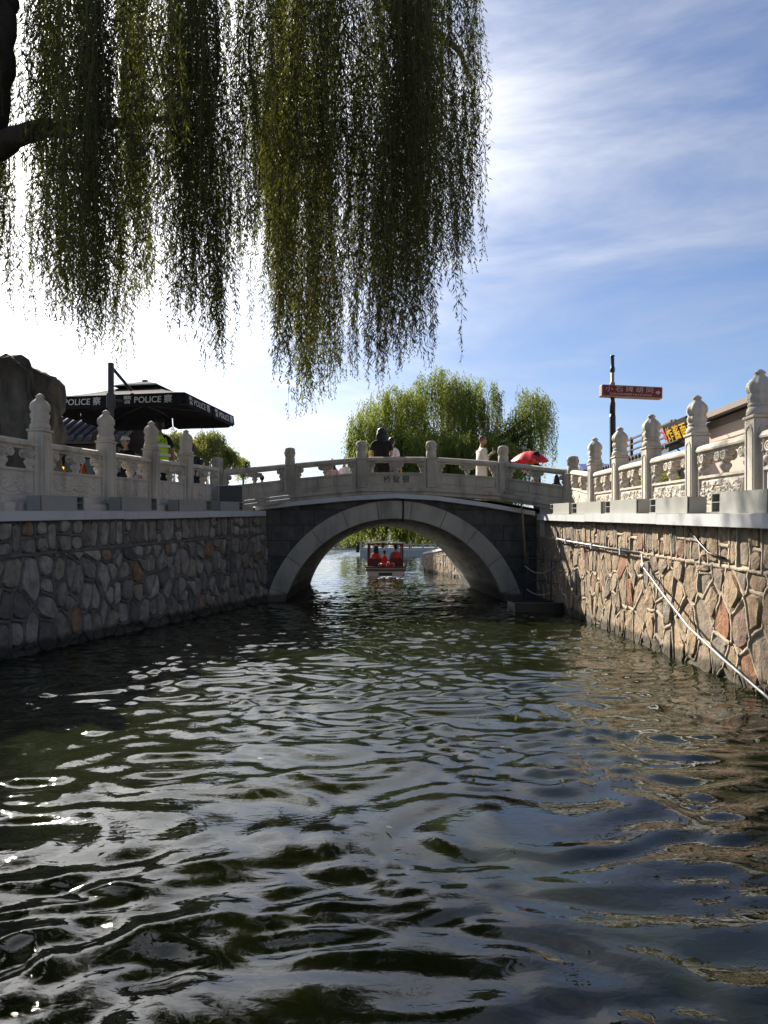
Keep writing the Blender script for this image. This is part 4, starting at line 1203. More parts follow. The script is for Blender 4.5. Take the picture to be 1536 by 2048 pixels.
# ---- weeping willows farther off
def far_willow(label, base, crown, leaf, n_str, drop, seed, m, lw=0.25, spacing=0.075, trunk_r=0.35, holes=0.0, group='willows beyond the bridge'):
    """crown: list of lobes (cx, cy, cz, rx, ry, rz)"""
    rng = np.random.default_rng(seed)
    t = empty('willow_tree', base, 0, label, 'willow tree', group)
    b = Vector(base)
    top = Vector(crown[0][:3])
    mb = MB(); mb.tube([(0, 0, -0.3), (0.1, 0, (top.z-b.z)*0.3), ((top.x-b.x)*0.4, 0, (top.z-b.z)*0.55), ((top.x-b.x)*0.8, (top.y-b.y)*0.8, (top.z-b.z)*0.95)], [trunk_r, trunk_r*0.8, trunk_r*0.6, trunk_r*0.25], 10)
    mb.build('trunk', M['bark'], t)
    mb = MB()
    for (cx, cy, cz, rx, ry, rz) in crown:
        for k in range(5):
            a = rng.uniform(0, 6.28); e = rng.uniform(0.3, 0.9)
            tip = Vector((cx + rx*0.5*math.cos(a)*e, cy + ry*0.5*math.sin(a)*e, cz + rz*0.05)) - b
            root = Vector(((top.x-b.x)*0.4, 0, (top.z-b.z)*0.5))
            mid = (root*0.5 + tip*0.5) + Vector((0, 0, 0.5))
            mb.tube([root, mid, tip], [trunk_r*0.22, trunk_r*0.12, 0.02], 6)
    mb.build('limbs', M['bark'], t)
    roots = []
    W = np.array([c[3]*c[4] for c in crown]); W = W/W.sum()
    tufts = []
    for _ in range(int(n_str/9)):
        c = crown[rng.choice(len(crown), p=W)]
        a = rng.uniform(0, 6.28); rr = math.sqrt(rng.uniform(0, 1)); 
        e = math.sqrt(max(0, 1-rr*rr))
        dz = e*c[5]*rng.uniform(0.72, 1.04)
        tufts.append((c[0]+c[3]*rr*math.cos(a), c[1]+c[4]*rr*math.sin(a), c[2]+dz, rng.uniform(0.5, 1.2)*drop))
    for (x, y, z, dr) in tufts:
        for _ in range(9):
            roots.append((x+rng.normal(0, 0.16), y+rng.normal(0, 0.16), z+rng.normal(0, 0.12), max(base[2]+0.3, z-dr*rng.uniform(0.4, 1.0))))
    V, _ = strands(roots, leaf, leaf*lw, spacing, rng, sway=0.07, ang=(15, 65), arch=0.22)
    V = V - np.array(base)
    me = np_mesh('crown', V, quad_idx(len(V)//4)); me.materials.append(m)
    o = link_mesh('crown', me, t); o['kind'] = 'stuff'
    print(label, len(V)//4)
    return t
def lobe(x, y, Y, rx, rz, ry=None):
    c = px(x, y, Y); k = Y/1450
    return (c.x, Y, c.z, rx*k, (ry or rx)*k, rz*k)
far_willow('broad weeping willow rising behind the bridge in the middle', (4.4, 44, 0.9),
           [lobe(880, 850, 44, 95, 112), lobe(780, 865, 42.5, 78, 100), lobe(735, 905, 42, 40, 90), lobe(955, 850, 44.5, 56, 112), lobe(1015, 905, 44, 50, 70), lobe(1036, 885, 43.6, 34, 62), lobe(1065, 835, 43.5, 40, 62), lobe(890, 925, 43, 165, 60), lobe(1088, 850, 43.5, 20, 42), lobe(820, 915, 41, 120, 60), lobe(960, 915, 41, 80, 55), lobe(790, 960, 40.5, 95, 60), lobe(930, 960, 40.5, 110, 50)],
           0.20, 8200, 4.2, 5, M['leaf_mid'], 0.26, 0.10, 0.42)
for i, (label, bx, Y, lobes) in enumerate((
        ('leafy pale willow behind the police officer on the left', 345, 58, [(350, 918, 46, 62), (388, 925, 36, 46)]),
        ('leafy pale willow between the last left post and the bridge end post', 425, 60, [(420, 912, 44, 54), (456, 928, 26, 34)]),
        ('small round tree beside the left end post of the bridge', 486, 66, [(486, 930, 10, 16)]),
        ('dark bushy tree behind the shop roof on the left', 280, 52, [(292, 905, 34, 30), (250, 900, 20, 20)]))):
    b = px(bx, 1040, Y); b.z = 1.1
    far_willow(label, tuple(b), [lobe(x, y, Y, rx, rz) for (x, y, rx, rz) in lobes], 0.26, 1000 if i != 2 else 260, 1.9, 40+i, M['leaf_small'], 0.30, 0.12, 0.16, group='trees on the left shore')
# trees on the embankment seen through the arch
for i, (label, x, Y, h, w) in enumerate((('yellow green willow on the embankment, left of the boat roof', 715, 84, 6.6, 2.6), ('willow on the embankment right above the boat roof', 765, 86, 6.4, 2.8),
                                        ('dark willow on the embankment right of the boat', 820, 84, 6.2, 2.4), ('dark willow on the embankment above the low tan wall', 880, 88, 6.5, 3.2))):
    b = px(x, 1090, Y); b.z = 0.72
    far_willow(label, tuple(b), [(b.x, Y, h-2.2, w, w, 2.2), (b.x+0.8, Y+1, h-2.8, w, w, 2.0)], 0.34, 900, 3.4, 60+i, M['leaf_mid'], 0.26, 0.16, 0.2, group='willows on the far embankment')

def bush(name, label, base, r, n, leaf, seed, m, cat='shrub', group=None):
    rng = np.random.default_rng(seed)
    t = empty(name, base, 0, label, cat, group)
    MB().tube([(0, 0, -0.2), (0, 0, r[2]*0.9)], [0.04, 0.02], 6).build('stem', M['bark'], t)
    d = rng.normal(size=(n, 3)); d /= np.linalg.norm(d, axis=1, keepdims=True)
    P = d*np.array(r)*rng.uniform(0.45, 1.05, (n, 1))**0.6 + np.array([0, 0, r[2]])
    D = d*0.6 + rng.normal(0, 0.5, (n, 3)) + np.array([0, 0, 0.1]); D /= np.linalg.norm(D, axis=1, keepdims=True)
    V = leaf_arrays(P, D, leaf*rng.uniform(0.7, 1.3, n), leaf*0.3*rng.uniform(0.7, 1.3, n), rng)
    me = np_mesh('foliage', V, quad_idx(n)); me.materials.append(m)
    o = link_mesh('foliage', me, t); o['kind'] = 'stuff'
    return t
bb = px(1252, 940, 26); bush('shrub', 'small spiky shrub behind the street sign pole on the right', (bb.x, 26, 3.2), (0.45, 0.4, 0.5), 900, 0.22, 3, M['leaf_small'])
bb = px(1170, 955, 30); bush('shrub', 'dark round shrub behind the right end post of the bridge', (bb.x, 30, 3.0), (0.7, 0.6, 0.75), 1500, 0.2, 4, M['leaf_small'])
bb = px(1285, 950, 15.5); bush('shrub', 'potted shrub seen through the right balustrade below the shop sign', (bb.x+0.3, 15.5, 1.95), (0.5, 0.4, 0.45), 1200, 0.13, 6, M['leaf_small'])

# wood on the far shore, one mass, its haze put into the pale leaf colour
def far_wood():
    rng = np.random.default_rng(8)
    P = []; D = []
    for k in range(150):
        x = rng.uniform(-75, 30); y = rng.uniform(214, 250); h = rng.uniform(4.2, 7.2); r = rng.uniform(1.6, 3.0)
        n = 260
        d = rng.normal(size=(n, 3)); d /= np.linalg.norm(d, axis=1, keepdims=True)
        p = d*np.array([r, r, h*0.48])*rng.uniform(0.6, 1.05, (n, 1)) + np.array([x, y, h*0.52+0.3])
        P.append(p); D.append(d + rng.normal(0, 0.5, (n, 3)))
    P = np.concatenate(P); D = np.concatenate(D); D /= np.linalg.norm(D, axis=1, keepdims=True)
    n = len(P)
    V = leaf_arrays(P, D, rng.uniform(0.6, 1.2, n), rng.uniform(0.3, 0.6, n), rng)
    me = np_mesh('far_wood', V, quad_idx(n)); me.materials.append(M['leaf_far'])
    o = link_mesh('far_wood', me); tag(o, 'haze-coloured green wood along the far lake shore seen through the arch', 'wood', kind='stuff')
far_wood()

# ================================================================== far embankment with its white balustrade
emb = empty('embankment_wall', (0, 78.4, 0), 0, 'pale stone embankment wall with white balustrade across the lake', 'embankment')
mb = MB(); mb.box((-2.6, 0, -1.2), (16, 0.25, 0.62)); mb.build('wall', M['bank_white'], emb)
MB().box((-2.7, -0.08, 0.622), (16, 0.4, 0.74)).build('coping', M['bank_white'], emb)
for k in range(13):
    x = -2.5 + k*1.35
    MB().cbox((x-0.09, -0.02, 0.741), (x+0.09, 0.16, 1.75), 0.02).build('railing_post', M['bank_white'], emb)
    if k < 12:
        MB().box((x+0.091, 0.03, 1.30), (x+1.259, 0.11, 1.42)).build('rail', M['bank_white'], emb)
        MB().box((x+0.091, 0.04, 0.745), (x+1.259, 0.10, 1.02)).build('railing_slab', M['bank_white'], emb)

# ================================================================== people
def skin_mesh(joints, edges, sub=2):
    """joints: name -> (pos, (rx, ry)); grows one continuous surface along the bones"""
    names = list(joints)
    me = bpy.data.meshes.new('sk')
    me.from_pydata([joints[n][0] for n in names], [(names.index(a), names.index(b)) for a, b in edges], [])
    ob = bpy.data.objects.new('sk', me); col.objects.link(ob)
    md = ob.modifiers.new('skin', 'SKIN')
    md.use_smooth_shade = True
    if not me.skin_vertices: 
        bpy.context.view_layer.objects.active = ob
    sv = me.skin_vertices[0].data
    for i, n in enumerate(names):
        r = joints[n][1]
        sv[i].radius = (r, r) if isinstance(r, (int, float)) else r
        sv[i].use_root = (i == 0)
    sd = ob.modifiers.new('sub', 'SUBSURF'); sd.levels = sub; sd.render_levels = sub
    dg = bpy.context.evaluated_depsgraph_get()
    out = bpy.data.meshes.new_from_object(ob.evaluated_get(dg))
    bpy.data.objects.remove(ob); bpy.data.meshes.remove(me)
    for p in out.polygons: p.use_smooth = True
    return out

def merge_mesh(me, mb):
    bm = bmesh.new(); bm.from_mesh(me)
    m2 = mb.mesh('tmp'); bm.from_mesh(m2); bm.to_mesh(me); bm.free(); bpy.data.meshes.remove(m2)
    for p in me.polygons: p.use_smooth = True
    return me

def person(label, loc, yaw, h=1.7, top='black_cloth', bottom='navy_cloth', skin='skin', hair='short', hat=None, arms=None, seated=False, sleeve='short', vest=False, jacket=False, robe=False, lean=0.0, group=None, stout=1.0):
    """faces local +y. arms = ((elbow, wrist) left, (elbow, wrist) right) in body units of a 1.7 m figure"""
    k = h/1.7
    t = empty('person', loc, yaw, label, 'person', group)
    S = lambda p: (p[0]*k, p[1]*k, p[2]*k)
    hipz = 0.93; 
    if seated: hipz = 0.12
    J = {}
    def add(n, p, r): J[n] = (S(p), (r[0]*k, r[1]*k) if isinstance(r, tuple) else r*k)
    ly = lean
    add('pelvis', (0, 0, hipz), (0.125*stout, 0.10))
    add('waist', (0, ly*0.3, hipz+0.17), (0.115*stout, 0.085))
    add('chest', (0, ly*0.7, hipz+0.38), (0.135*stout, 0.10))
    add('collar', (0, ly, hipz+0.50), (0.075, 0.06))
    add('neck', (0, ly*1.05, hipz+0.57), 0.048)
    add('skull', (0, ly*1.1+0.02, hipz+0.65), 0.05)
    E = [('pelvis', 'waist'), ('waist', 'chest'), ('chest', 'collar'), ('collar', 'neck'), ('neck', 'skull')]
    arms = arms or (((-0.23, -0.02, hipz+0.20), (-0.24, 0.06, hipz-0.03)), ((0.23, -0.02, hipz+0.20), (0.24, 0.06, hipz-0.03)))
    for s_, nm, (el, wr) in ((-1, 'l', arms[0]), (1, 'r', arms[1])):
        add('sh'+nm, (s_*0.165, ly*0.9, hipz+0.45), 0.058)
        add('el'+nm, el, 0.042); add('wr'+nm, wr, 0.028)
        E += [('collar', 'sh'+nm), ('sh'+nm, 'el'+nm), ('el'+nm, 'wr'+nm)]
        # hand: palm and fingers
        el_, wr_ = Vector(el), Vector(wr); d = (wr_-el_).normalized()
        add('pm'+nm, tuple(wr_ + d*0.075), 0.032); E.append(('wr'+nm, 'pm'+nm))
        sd = d.cross(Vector((0, 1, 0.3))).normalized()
        for q in range(4):
            tip = wr_ + d*(0.165 - 0.012*abs(q-1.5)) + sd*(q-1.5)*0.02 + Vector((0, 0.015, 0))
            add('f%d%s' % (q, nm), tuple(tip), 0.0095); E.append(('pm'+nm, 'f%d%s' % (q, nm)))
        add('th'+nm, tuple(wr_ + d*0.08 + sd*0.05), 0.011); E.append(('wr'+nm, 'th'+nm))
    for s_, nm in ((-1, 'l'), (1, 'r')):
        if seated:
            add('hp'+nm, (s_*0.10, 0.06, hipz), 0.09); add('kn'+nm, (s_*0.12, 0.45, hipz+0.03), 0.062); add('an'+nm, (s_*0.12, 0.47, hipz-0.36), 0.042); add('to'+nm, (s_*0.12, 0.62, hipz-0.40), 0.04)
        else:
            add('hp'+nm, (s_*0.095, 0, hipz-0.08), 0.088); add('kn'+nm, (s_*0.10, 0.02, 0.50), 0.060); add('an'+nm, (s_*0.105, -0.01, 0.09), 0.043); add('to'+nm, (s_*0.115, 0.15, 0.035), 0.036)
        E += [('pelvis', 'hp'+nm), ('hp'+nm, 'kn'+nm), ('kn'+nm, 'an'+nm), ('an'+nm, 'to'+nm)]
    me = skin_mesh(J, E)
    hc = Vector(S((0, ly*1.15+0.035, hipz+0.735)))
    hm = MB(); hm.ellipsoid(hc, (0.077*k, 0.098*k, 0.118*k), 16, 12)
    hm.ellipsoid(hc + Vector(S((0, 0.03, -0.065))), (0.055*k, 0.062*k, 0.058*k), 12, 8)       # jaw
    hm.ellipsoid(hc + Vector(S((0, 0.100, -0.022))), (0.013*k, 0.022*k, 0.028*k), 8, 6)       # nose
    hm.ellipsoid(hc + Vector(S((0, 0.090, -0.066))), (0.026*k, 0.010*k, 0.009*k), 8, 6)       # mouth
    for s_ in (-1, 1):
        hm.ellipsoid(hc + Vector(S((s_*0.078, -0.005, -0.012))), (0.012*k, 0.024*k, 0.034*k), 8, 6)   # ears
        hm.ellipsoid(hc + Vector(S((s_*0.030, 0.083, 0.008))), (0.016*k, 0.010*k, 0.009*k), 8, 6)     # eye sockets
    merge_mesh(me, hm); me.name = 'body'; me.materials.clear(); me.materials.append(M[skin]); link_mesh('body', me, t)
    em = MB()
    for s_ in (-1, 1): em.ellipsoid(hc + Vector(S((s_*0.030, 0.090, 0.009))), (0.010*k, 0.006*k, 0.005*k), 8, 6)
    em.build('eyes', M['hair'], t)
    # clothes follow the same bones, a little wider
    def cloth(nm, mtl, keys, ed, grow):
        JJ = {n: (J[n][0], tuple(x*grow[0]+grow[1]*k for x in (J[n][1] if isinstance(J[n][1], tuple) else (J[n][1],)*2))) for n in keys}
        m_ = skin_mesh(JJ, ed); m_.name = nm; m_.materials.clear(); m_.materials.append(M[mtl]); return link_mesh(nm, m_, t)
    for s_ in ('l', 'r'):
        e = Vector(J['el'+s_][0]); sh = Vector(J['sh'+s_][0]); w = Vector(J['wr'+s_][0])
        J['cu'+s_] = (tuple(sh.lerp(e, 0.78) if sleeve == 'short' else e.lerp(w, 0.85)), 0.048*k if sleeve == 'short' else 0.036*k)
    J['hem'] = (S((0, 0, hipz-0.10 if not seated else hipz+0.02)), (0.15*k, 0.115*k))
    kk = ['waist', 'chest', 'collar', 'hem', 'shl', 'shr', 'cul', 'cur']
    ee = [('waist', 'chest'), ('chest', 'collar'), ('waist', 'hem'), ('collar', 'shl'), ('collar', 'shr')]
    if sleeve == 'long':
        kk += ['ell', 'elr']; ee += [('shl', 'ell'), ('ell', 'cul'), ('shr', 'elr'), ('elr', 'cur')]
    else: ee += [('shl', 'cul'), ('shr', 'cur')]
    if robe:
        sl = MB()
        cloth('robe', top, kk, ee, (1.18, 0.02))
        rs = [(0.17, hipz+0.42), (0.185, hipz+0.2), (0.19, hipz), (0.205, 0.7), (0.225, 0.4), (0.24, 0.12)]
        sl.lathe([(a*k, z*k) for a, z in rs], 24, flute=(9, 0, 0.9*k, 0.08), sq=(1, 0.72))
        sl.build('robe_skirt', M[top], t)
    else:
        cloth('shirt', top, kk, ee, (1.10, 0.010))
        cloth('trousers', bottom, ['pelvis', 'hpl', 'knl', 'anl', 'hpr', 'knr', 'anr'], [('pelvis', 'hpl'), ('hpl', 'knl'), ('knl', 'anl'), ('pelvis', 'hpr'), ('hpr', 'knr'), ('knr', 'anr')], (1.10, 0.014))
    if vest or jacket:
        o = cloth('vest' if vest else 'life_jacket', 'vest' if vest else 'jacket', ['waist', 'chest', 'collar', 'hem', 'shl', 'shr'], [('waist', 'chest'), ('chest', 'collar'), ('waist', 'hem'), ('collar', 'shl'), ('collar', 'shr')], (1.3, 0.035 if vest else 0.04))
        if vest:
            for z in (0.10, 0.27):
                MB().lathe([(0.214*k, (hipz+z)*k), (0.217*k, (hipz+z+0.05)*k)], 24, sq=(1, 0.80), cap=False).build('reflective_band', M['silver_tape'], t)
            text_part('back_print', 'POLICE', 0.085*k, M['black_cloth'], t, frame(S((0, -0.185, hipz+0.385)), (1, 0, 0), (0, 0, 1)), 0.001, 0.01)
    hmb = MB()
    if hair in ('short', 'long'):
        hmb.ellipsoid(hc + Vector(S((0, -0.016, 0.022))), (0.092*k, 0.100*k, 0.098*k), 16, 10)
        hmb.ellipsoid(hc + Vector(S((0, -0.045, -0.03))), (0.076*k, 0.06*k, 0.085*k), 14, 8)
        if hair == 'long':
            hmb.ellipsoid(hc + Vector(S((0, -0.062, -0.12))), (0.122*k, 0.062*k, 0.16*k), 16, 10)
            hmb.ellipsoid(hc + Vector(S((0.02, -0.085, -0.25))), (0.118*k, 0.045*k, 0.13*k), 14, 8)
            for s_ in (-1, 1): hmb.ellipsoid(hc + Vector(S((s_*0.078, -0.03, -0.10))), (0.035*k, 0.06*k, 0.14*k), 10, 8)
        hmb.build('hair', M['hair'], t)
    elif hair == 'shaved':
        hmb.ellipsoid(hc + Vector(S((0, -0.012, 0.014))), (0.079*k, 0.094*k, 0.108*k), 16, 10)
        hmb.build('scalp', M['stubble'], t)
    if hat:
        cm = MB()
        cm.lathe([(0.092*k, 0), (0.096*k, 0.03*k), (0.088*k, 0.07*k), (0.06*k, 0.1*k), (0.0, 0.112*k)], 18, Matrix.Translation(hc + Vector(S((0, -0.01, 0.035)))), sq=(1, 1.12))
        v = []; f = []
        for i in range(9):
            a = math.pi*(0.12 + 0.76*i/8)
            v += [hc + Vector(S((0.088*math.cos(a), 0.098*math.sin(a)-0.01, 0.045))), hc + Vector(S((0.095*math.cos(a), 0.098*math.sin(a)+0.075*math.sin(a), 0.022))),
                  hc + Vector(S((0.095*math.cos(a), 0.098*math.sin(a)+0.075*math.sin(a), 0.014))), hc + Vector(S((0.088*math.cos(a), 0.098*math.sin(a)-0.01, 0.035)))]
            if i:
                o = 4*(i-1)
                for q in range(4): f.append((o+q, o+(q+1) % 4, o+4+(q+1) % 4, o+4+q))
        cm.add(v, f); cm.build('cap', M[hat], t)
    return t

def deck_z(x): return float(np.interp(x, [-9, -3.6, -2.1, -0.5, 1.1, 2.7, 4.0, 9.5], [1.95, 2.08, 2.28, 2.43, 2.43, 2.30, 2.05, 1.9]))
def on_deck(x_px, Y): X = (x_px-768)*Y/1450; return (X, Y, deck_z(X))

wo = person('woman with long black hair in a black tee, back turned, leaning on the bridge rail', on_deck(763, 17.2), R(4), 1.58, 'black_cloth', 'black_cloth', hair='long', stout=1.4,
       arms=(((-0.235, 0.05, 1.13), (-0.20, 0.24, 1.0)), ((0.235, 0.05, 1.13), (0.16, 0.26, 1.02))))
wo.scale = (1.16, 1.05, 1)
person('person in a white top standing half hidden right of the long-haired woman', on_deck(783, 18.0), R(-25), 1.48, 'white_cloth', 'grey_cloth', hair='short')
person('shaven-headed man in a cream robe holding up a phone on the bridge', on_deck(963, 18.4), R(-78), 1.68, 'cream_cloth', 'cream_cloth', 'skin2', hair='shaved', robe=True, sleeve='long',
       arms=(((-0.22, 0.10, 1.15), (-0.10, 0.28, 1.30)), ((0.24, 0.02, 1.16), (0.20, 0.12, 0.95))))
mph = on_deck(986, 18.45)
ph = MB().cbox((-0.006, -0.04, 0), (0.006, 0.04, 0.15), 0.004).build('phone', M['black_metal'], None, (mph[0], 18.45, 3.63)); tag(ph, 'black phone held up by the man in the cream robe', 'phone')
person('man in a black cap and black tee walking under the red umbrella', on_deck(1074, 19.6), R(60), 1.68, 'black_cloth', 'navy_cloth', hair='short', hat='black_cloth',
       arms=(((-0.2, 0.12, 1.18), (-0.12, 0.26, 1.25)), ((0.23, 0.04, 1.16), (0.18, 0.2, 1.02))))
red = empty('umbrella', on_deck(1060, 19.9), 0, 'open red umbrella on the bridge behind the man in the black cap', 'umbrella')
def dome(R0, H, n=8, seg=6, drop=0.0):
    mb = MB(); v = [(0, 0, H)]; f = []
    for j in range(1, seg+1):
        t = j/seg
        for i in range(n*4):
            a = 2*math.pi*i/(n*4); sc = 1 - 0.06*abs(math.sin(a*n/2))*t
            v.append((R0*t*sc*math.cos(a), R0*t*sc*math.sin(a), H*(1-t*t) - 0.03*t*abs(math.sin(a*n/2))))
    N = n*4
    for i in range(N): f.append((0, 1+i, 1+(i+1) % N))
    for j in range(seg-1):
        for i in range(N): f.append((1+j*N+i, 1+(j+1)*N+i, 1+(j+1)*N+(i+1) % N, 1+j*N+(i+1) % N))
    mb.add(v, f, True); return mb
zc = 1.3 + (1090-922)*19.9/1450 - on_deck(1060, 19.9)[2]
dome(0.53, 0.27).build('canopy', M['red_cloth'], red, (0, 0, zc))
MB().tube([(0, 0, zc-0.55), (0, 0, zc+0.33)], 0.009, 6).build('shaft', M['dark_metal'], red)
mb = MB()
for i in range(8):
    a = 2*math.pi*i/8 ; mb = MB(); mb.tube([(0.02*math.cos(a), 0.02*math.sin(a), zc+0.25), (0.28*math.cos(a), 0.28*math.sin(a), zc+0.19), (0.50*math.cos(a), 0.50*math.sin(a), zc+0.02)], 0.005, 5); mb.build('rib', M['dark_metal'], red)
person('person in pink seen through the bridge rail left of centre', on_deck(664, 22.3), R(30), 1.56, 'pink_cloth', 'grey_cloth', hair='long')
person('dark-haired person at the far side of the bridge by the second post', on_deck(688, 22.8), R(-40), 1.62, 'white_cloth', 'navy_cloth', hair='short')
person('person in white seen low through the leftmost bridge panel', on_deck(524, 23), R(10), 1.38, 'white_cloth', 'navy_cloth', hair='short')
person('person in black seen through the rightmost bridge panel', on_deck(1113, 22), R(20), 1.36, 'black_cloth', 'navy_cloth', hair='long')
# left bank
def on_left(x_px, Y, z=None): X = (x_px-768)*Y/1450; return (X, Y, 2.06 if z is None else z)
person('police officer in a yellow-green vest and black cap under the big black umbrella', on_left(319, 15.4), R(14), 1.84, 'black_cloth', 'black_cloth', 'skin2', hair='short', hat='black_cloth', vest=True,
       arms=(((-0.25, 0.05, 1.13), (-0.20, 0.25, 1.10)), ((0.25, 0.02, 1.13), (0.26, 0.08, 0.90))))
person('person in a white cap behind the left balustrade beside the umbrella pole', on_left(252, 16.2), R(165), 1.58, 'black_cloth', 'navy_cloth', hair='short', hat='white_cloth')
person('dark-haired person behind the last lotus post on the left', on_left(384, 17.2), R(30), 1.58, 'navy_cloth', 'navy_cloth', hair='short')
person('dark-haired person bending low near the left end post', on_left(402, 18.2), R(-30), 1.34, 'pink_cloth', 'grey_cloth', hair='short')
person('person in white behind the left balustrade below the white cap', on_left(268, 17.6), R(-20), 1.30, 'white_cloth', 'grey_cloth', hair='long')

# ================================================================== police umbrella
pu = empty('cantilever_umbrella', (0, 0, 0), 0, 'big square black police umbrella on a side pole on the left bank', 'umbrella')
C_ = Vector((-4.10, 14.9, 0)); e1 = Vector((-0.985, 0.17, 0)); e2 = Vector((0.15, 0.985, 0))
S1, S2 = 3.2, 2.85
cor = [C_, C_ + e1*S1, C_ + e1*S1 + e2*S2, C_ + e2*S2]
cen = (cor[0] + cor[2]) / 2
ZR, ZP, VH = 4.44, 4.86, 0.27
Zv = lambda p, z: Vector((p.x, p.y, z))
v = []; f = []
ring = []
for i in range(4):
    a, b = cor[i], cor[(i+1) % 4]
    for t in np.linspace(0, 1, 8, endpoint=False): ring.append(a.lerp(b, t))
nR = len(ring); NJ = 6
for j in range(NJ+1):
    s_ = j/NJ
    for p in ring:
        q = p.lerp(cen, s_*0.80)
        v.append(Zv(q, ZR + (ZP-ZR)*s_ - 0.035*math.sin(math.pi*s_)))
for j in range(NJ):
    for i in range(nR): f.append((j*nR+i, j*nR+(i+1) % nR, (j+1)*nR+(i+1) % nR, (j+1)*nR+i))
MB().add(v, f).build('canopy', M['canopy'], pu)
v = []; f = []
for j, (s_, z) in enumerate(((0.66, ZP-0.01), (0.70, ZP+0.03), (0.97, ZP+0.17))):
    for p in ring: v.append(Zv(p.lerp(cen, s_), z))
for j in range(2):
    for i in range(nR): f.append((j*nR+i, j*nR+(i+1) % nR, (j+1)*nR+(i+1) % nR, (j+1)*nR+i))
MB().add(v, f).build('vent_cap', M['canopy'], pu)
MB().lathe([(0.07, ZP+0.15), (0.07, ZP+0.2), (0.03, ZP+0.215)], 12, Matrix.Translation((cen.x, cen.y, 0))).build('hub_cap', M['dark_metal'], pu)
# hanging valance: two flaps on every side, lettered
for i in range(4):
    a, b = cor[i], cor[(i+1) % 4]
    d = (b-a).normalized(); out = ((a+b)/2 - cen); out.z = 0; out.normalize()
    Ls = (b-a).length
    for h_ in range(2):
        u0, u1 = h_*Ls/2 + 0.012, (h_+1)*Ls/2 - 0.012
        mb = MB(); v = []; f = []
        us = np.linspace(u0, u1, 13)
        for k, u in enumerate(us):
            t = (u-u0)/(u1-u0)
            rc = min(t, 1-t)*(u1-u0); cut = 0.07*max(0, 1-rc/0.08)**2
            wv = 0.012*math.sin(u*7+i)
            for (o, z) in ((0.004, ZR+0.004), (0.03+wv, ZR-VH+cut)):
                v += [a + d*u + out*o + Vector((0, 0, z)), a + d*u + out*(o-0.006) + Vector((0, 0, z))]
        for k in range(12):
            o = 4*k
            f += [(o, o+4, o+6, o+2), (o+1, o+3, o+7, o+5), (o, o+1, o+5, o+4), (o+2, o+6, o+7, o+3)]
        mb.add(v, f)
        val = mb.build('valance', M['canopy'], pu)
        # text reads from outside, left to right = cross(up, out)
        xd = Vector((0, 0, 1)).cross(out)
        mid = a + d*(u0+u1)/2 + out*0.036 + Vector((0, 0, ZR-VH*0.5))
        upv = Vector((0, 0, 1)) - out*0.096
        text_part('lettering', '警 POLICE 察', 0.185, M['white_print'], val, frame(mid, xd, upv), 0.001, 0.006)
pole_p = Vector(((222-768)*14.45/1450, 14.45, 0))
MB().cbox((pole_p.x-0.05, pole_p.y-0.04, 1.95), (pole_p.x+0.05, pole_p.y+0.04, 4.93), 0.008).build('pole', M['dark_metal'], pu)
MB().cbox((pole_p.x-0.075, pole_p.y-0.065, 4.02), (pole_p.x+0.075, pole_p.y+0.065, 4.32), 0.015).build('crank_sleeve', M['dark_metal'], pu)
MB().cbox((pole_p.x-0.4, pole_p.y-0.4, 1.93), (pole_p.x+0.4, pole_p.y+0.4, 2.03), 0.02).build('base', M['dark_metal'], pu)
MB().tube([(pole_p.x, pole_p.y, 4.86), tuple(px(262, 780, 15.6))], 0.032, 8).build('arm', M['dark_metal'], pu)
MB().tube([(pole_p.x, pole_p.y, 4.2), Zv(cen, ZR+0.05)], 0.028, 8).build('lower_arm', M['dark_metal'], pu)
for i in range(8):
    p = cor[i//2] if i % 2 == 0 else (cor[i//2] + cor[(i//2+1) % 4])/2
    MB().tube([Zv(cen.lerp(p, 0.05), ZR+0.05), Zv(cen.lerp(p, 0.6), ZR+0.05), Zv(cen.lerp(p, 0.98), ZR-0.03)], 0.013, 6).build('rib', M['dark_metal'], pu)

# ================================================================== rock
def rock():
    bm = bmesh.new(); bmesh.ops.create_icosphere(bm, subdivisions=5, radius=1.0)
    for vv in bm.verts:
        p = vv.co.copy()
        q = Vector((p.x*0.86, p.y*0.65, p.z))
        # blocky: push towards a box
        m_ = max(abs(p.x), abs(p.y), abs(p.z)); s_ = 1/m_
        q = Vector((p.x, p.y, p.z)).lerp(p*s_, 0.78)
        q = Vector((q.x*0.72, q.y*0.6, q.z*1.25))
        n1 = mnoise.fractal(Vector((q.x*2.2, q.y*2.2, q.z*0.5)) + Vector((3, 1, 0)), 1.0, 2.1, 5)
        n2 = mnoise.fractal(q*1.3 + Vector((7, 2, 4)), 1.0, 2.0, 4)
        n3 = mnoise.fractal(Vector((q.x*7, q.y*7, q.z*1.2)), 1.0, 2.0, 4)
        n1 = 0.9 - 2.2*abs(n1); n3 = 0.5 - 1.6*abs(n3)
        d = Vector((q.x, q.y, q.z*0.35)).normalized()
        q += d*(0.13*n1 + 0.16*n2 + 0.06*n3 - 0.08)
        if q.z > 0.7: q.z += 0.10*mnoise.fractal(Vector((q.x*3.5, q.y*3.5, 4)), 1.0, 2, 4) - 0.08*max(0, q.x-0.15) 
        vv.co = q
    me = bpy.data.meshes.new('rock'); bm.to_mesh(me); bm.free()
    for p in me.polygons: p.use_smooth = True
    me.materials.append(M['rock'])
    o = link_mesh('rock', me, None, None, (-5.80, 11.1, 2.80))
    tag(o, 'tall rough dark grey rock standing behind the left balustrade', 'rock')
rock()

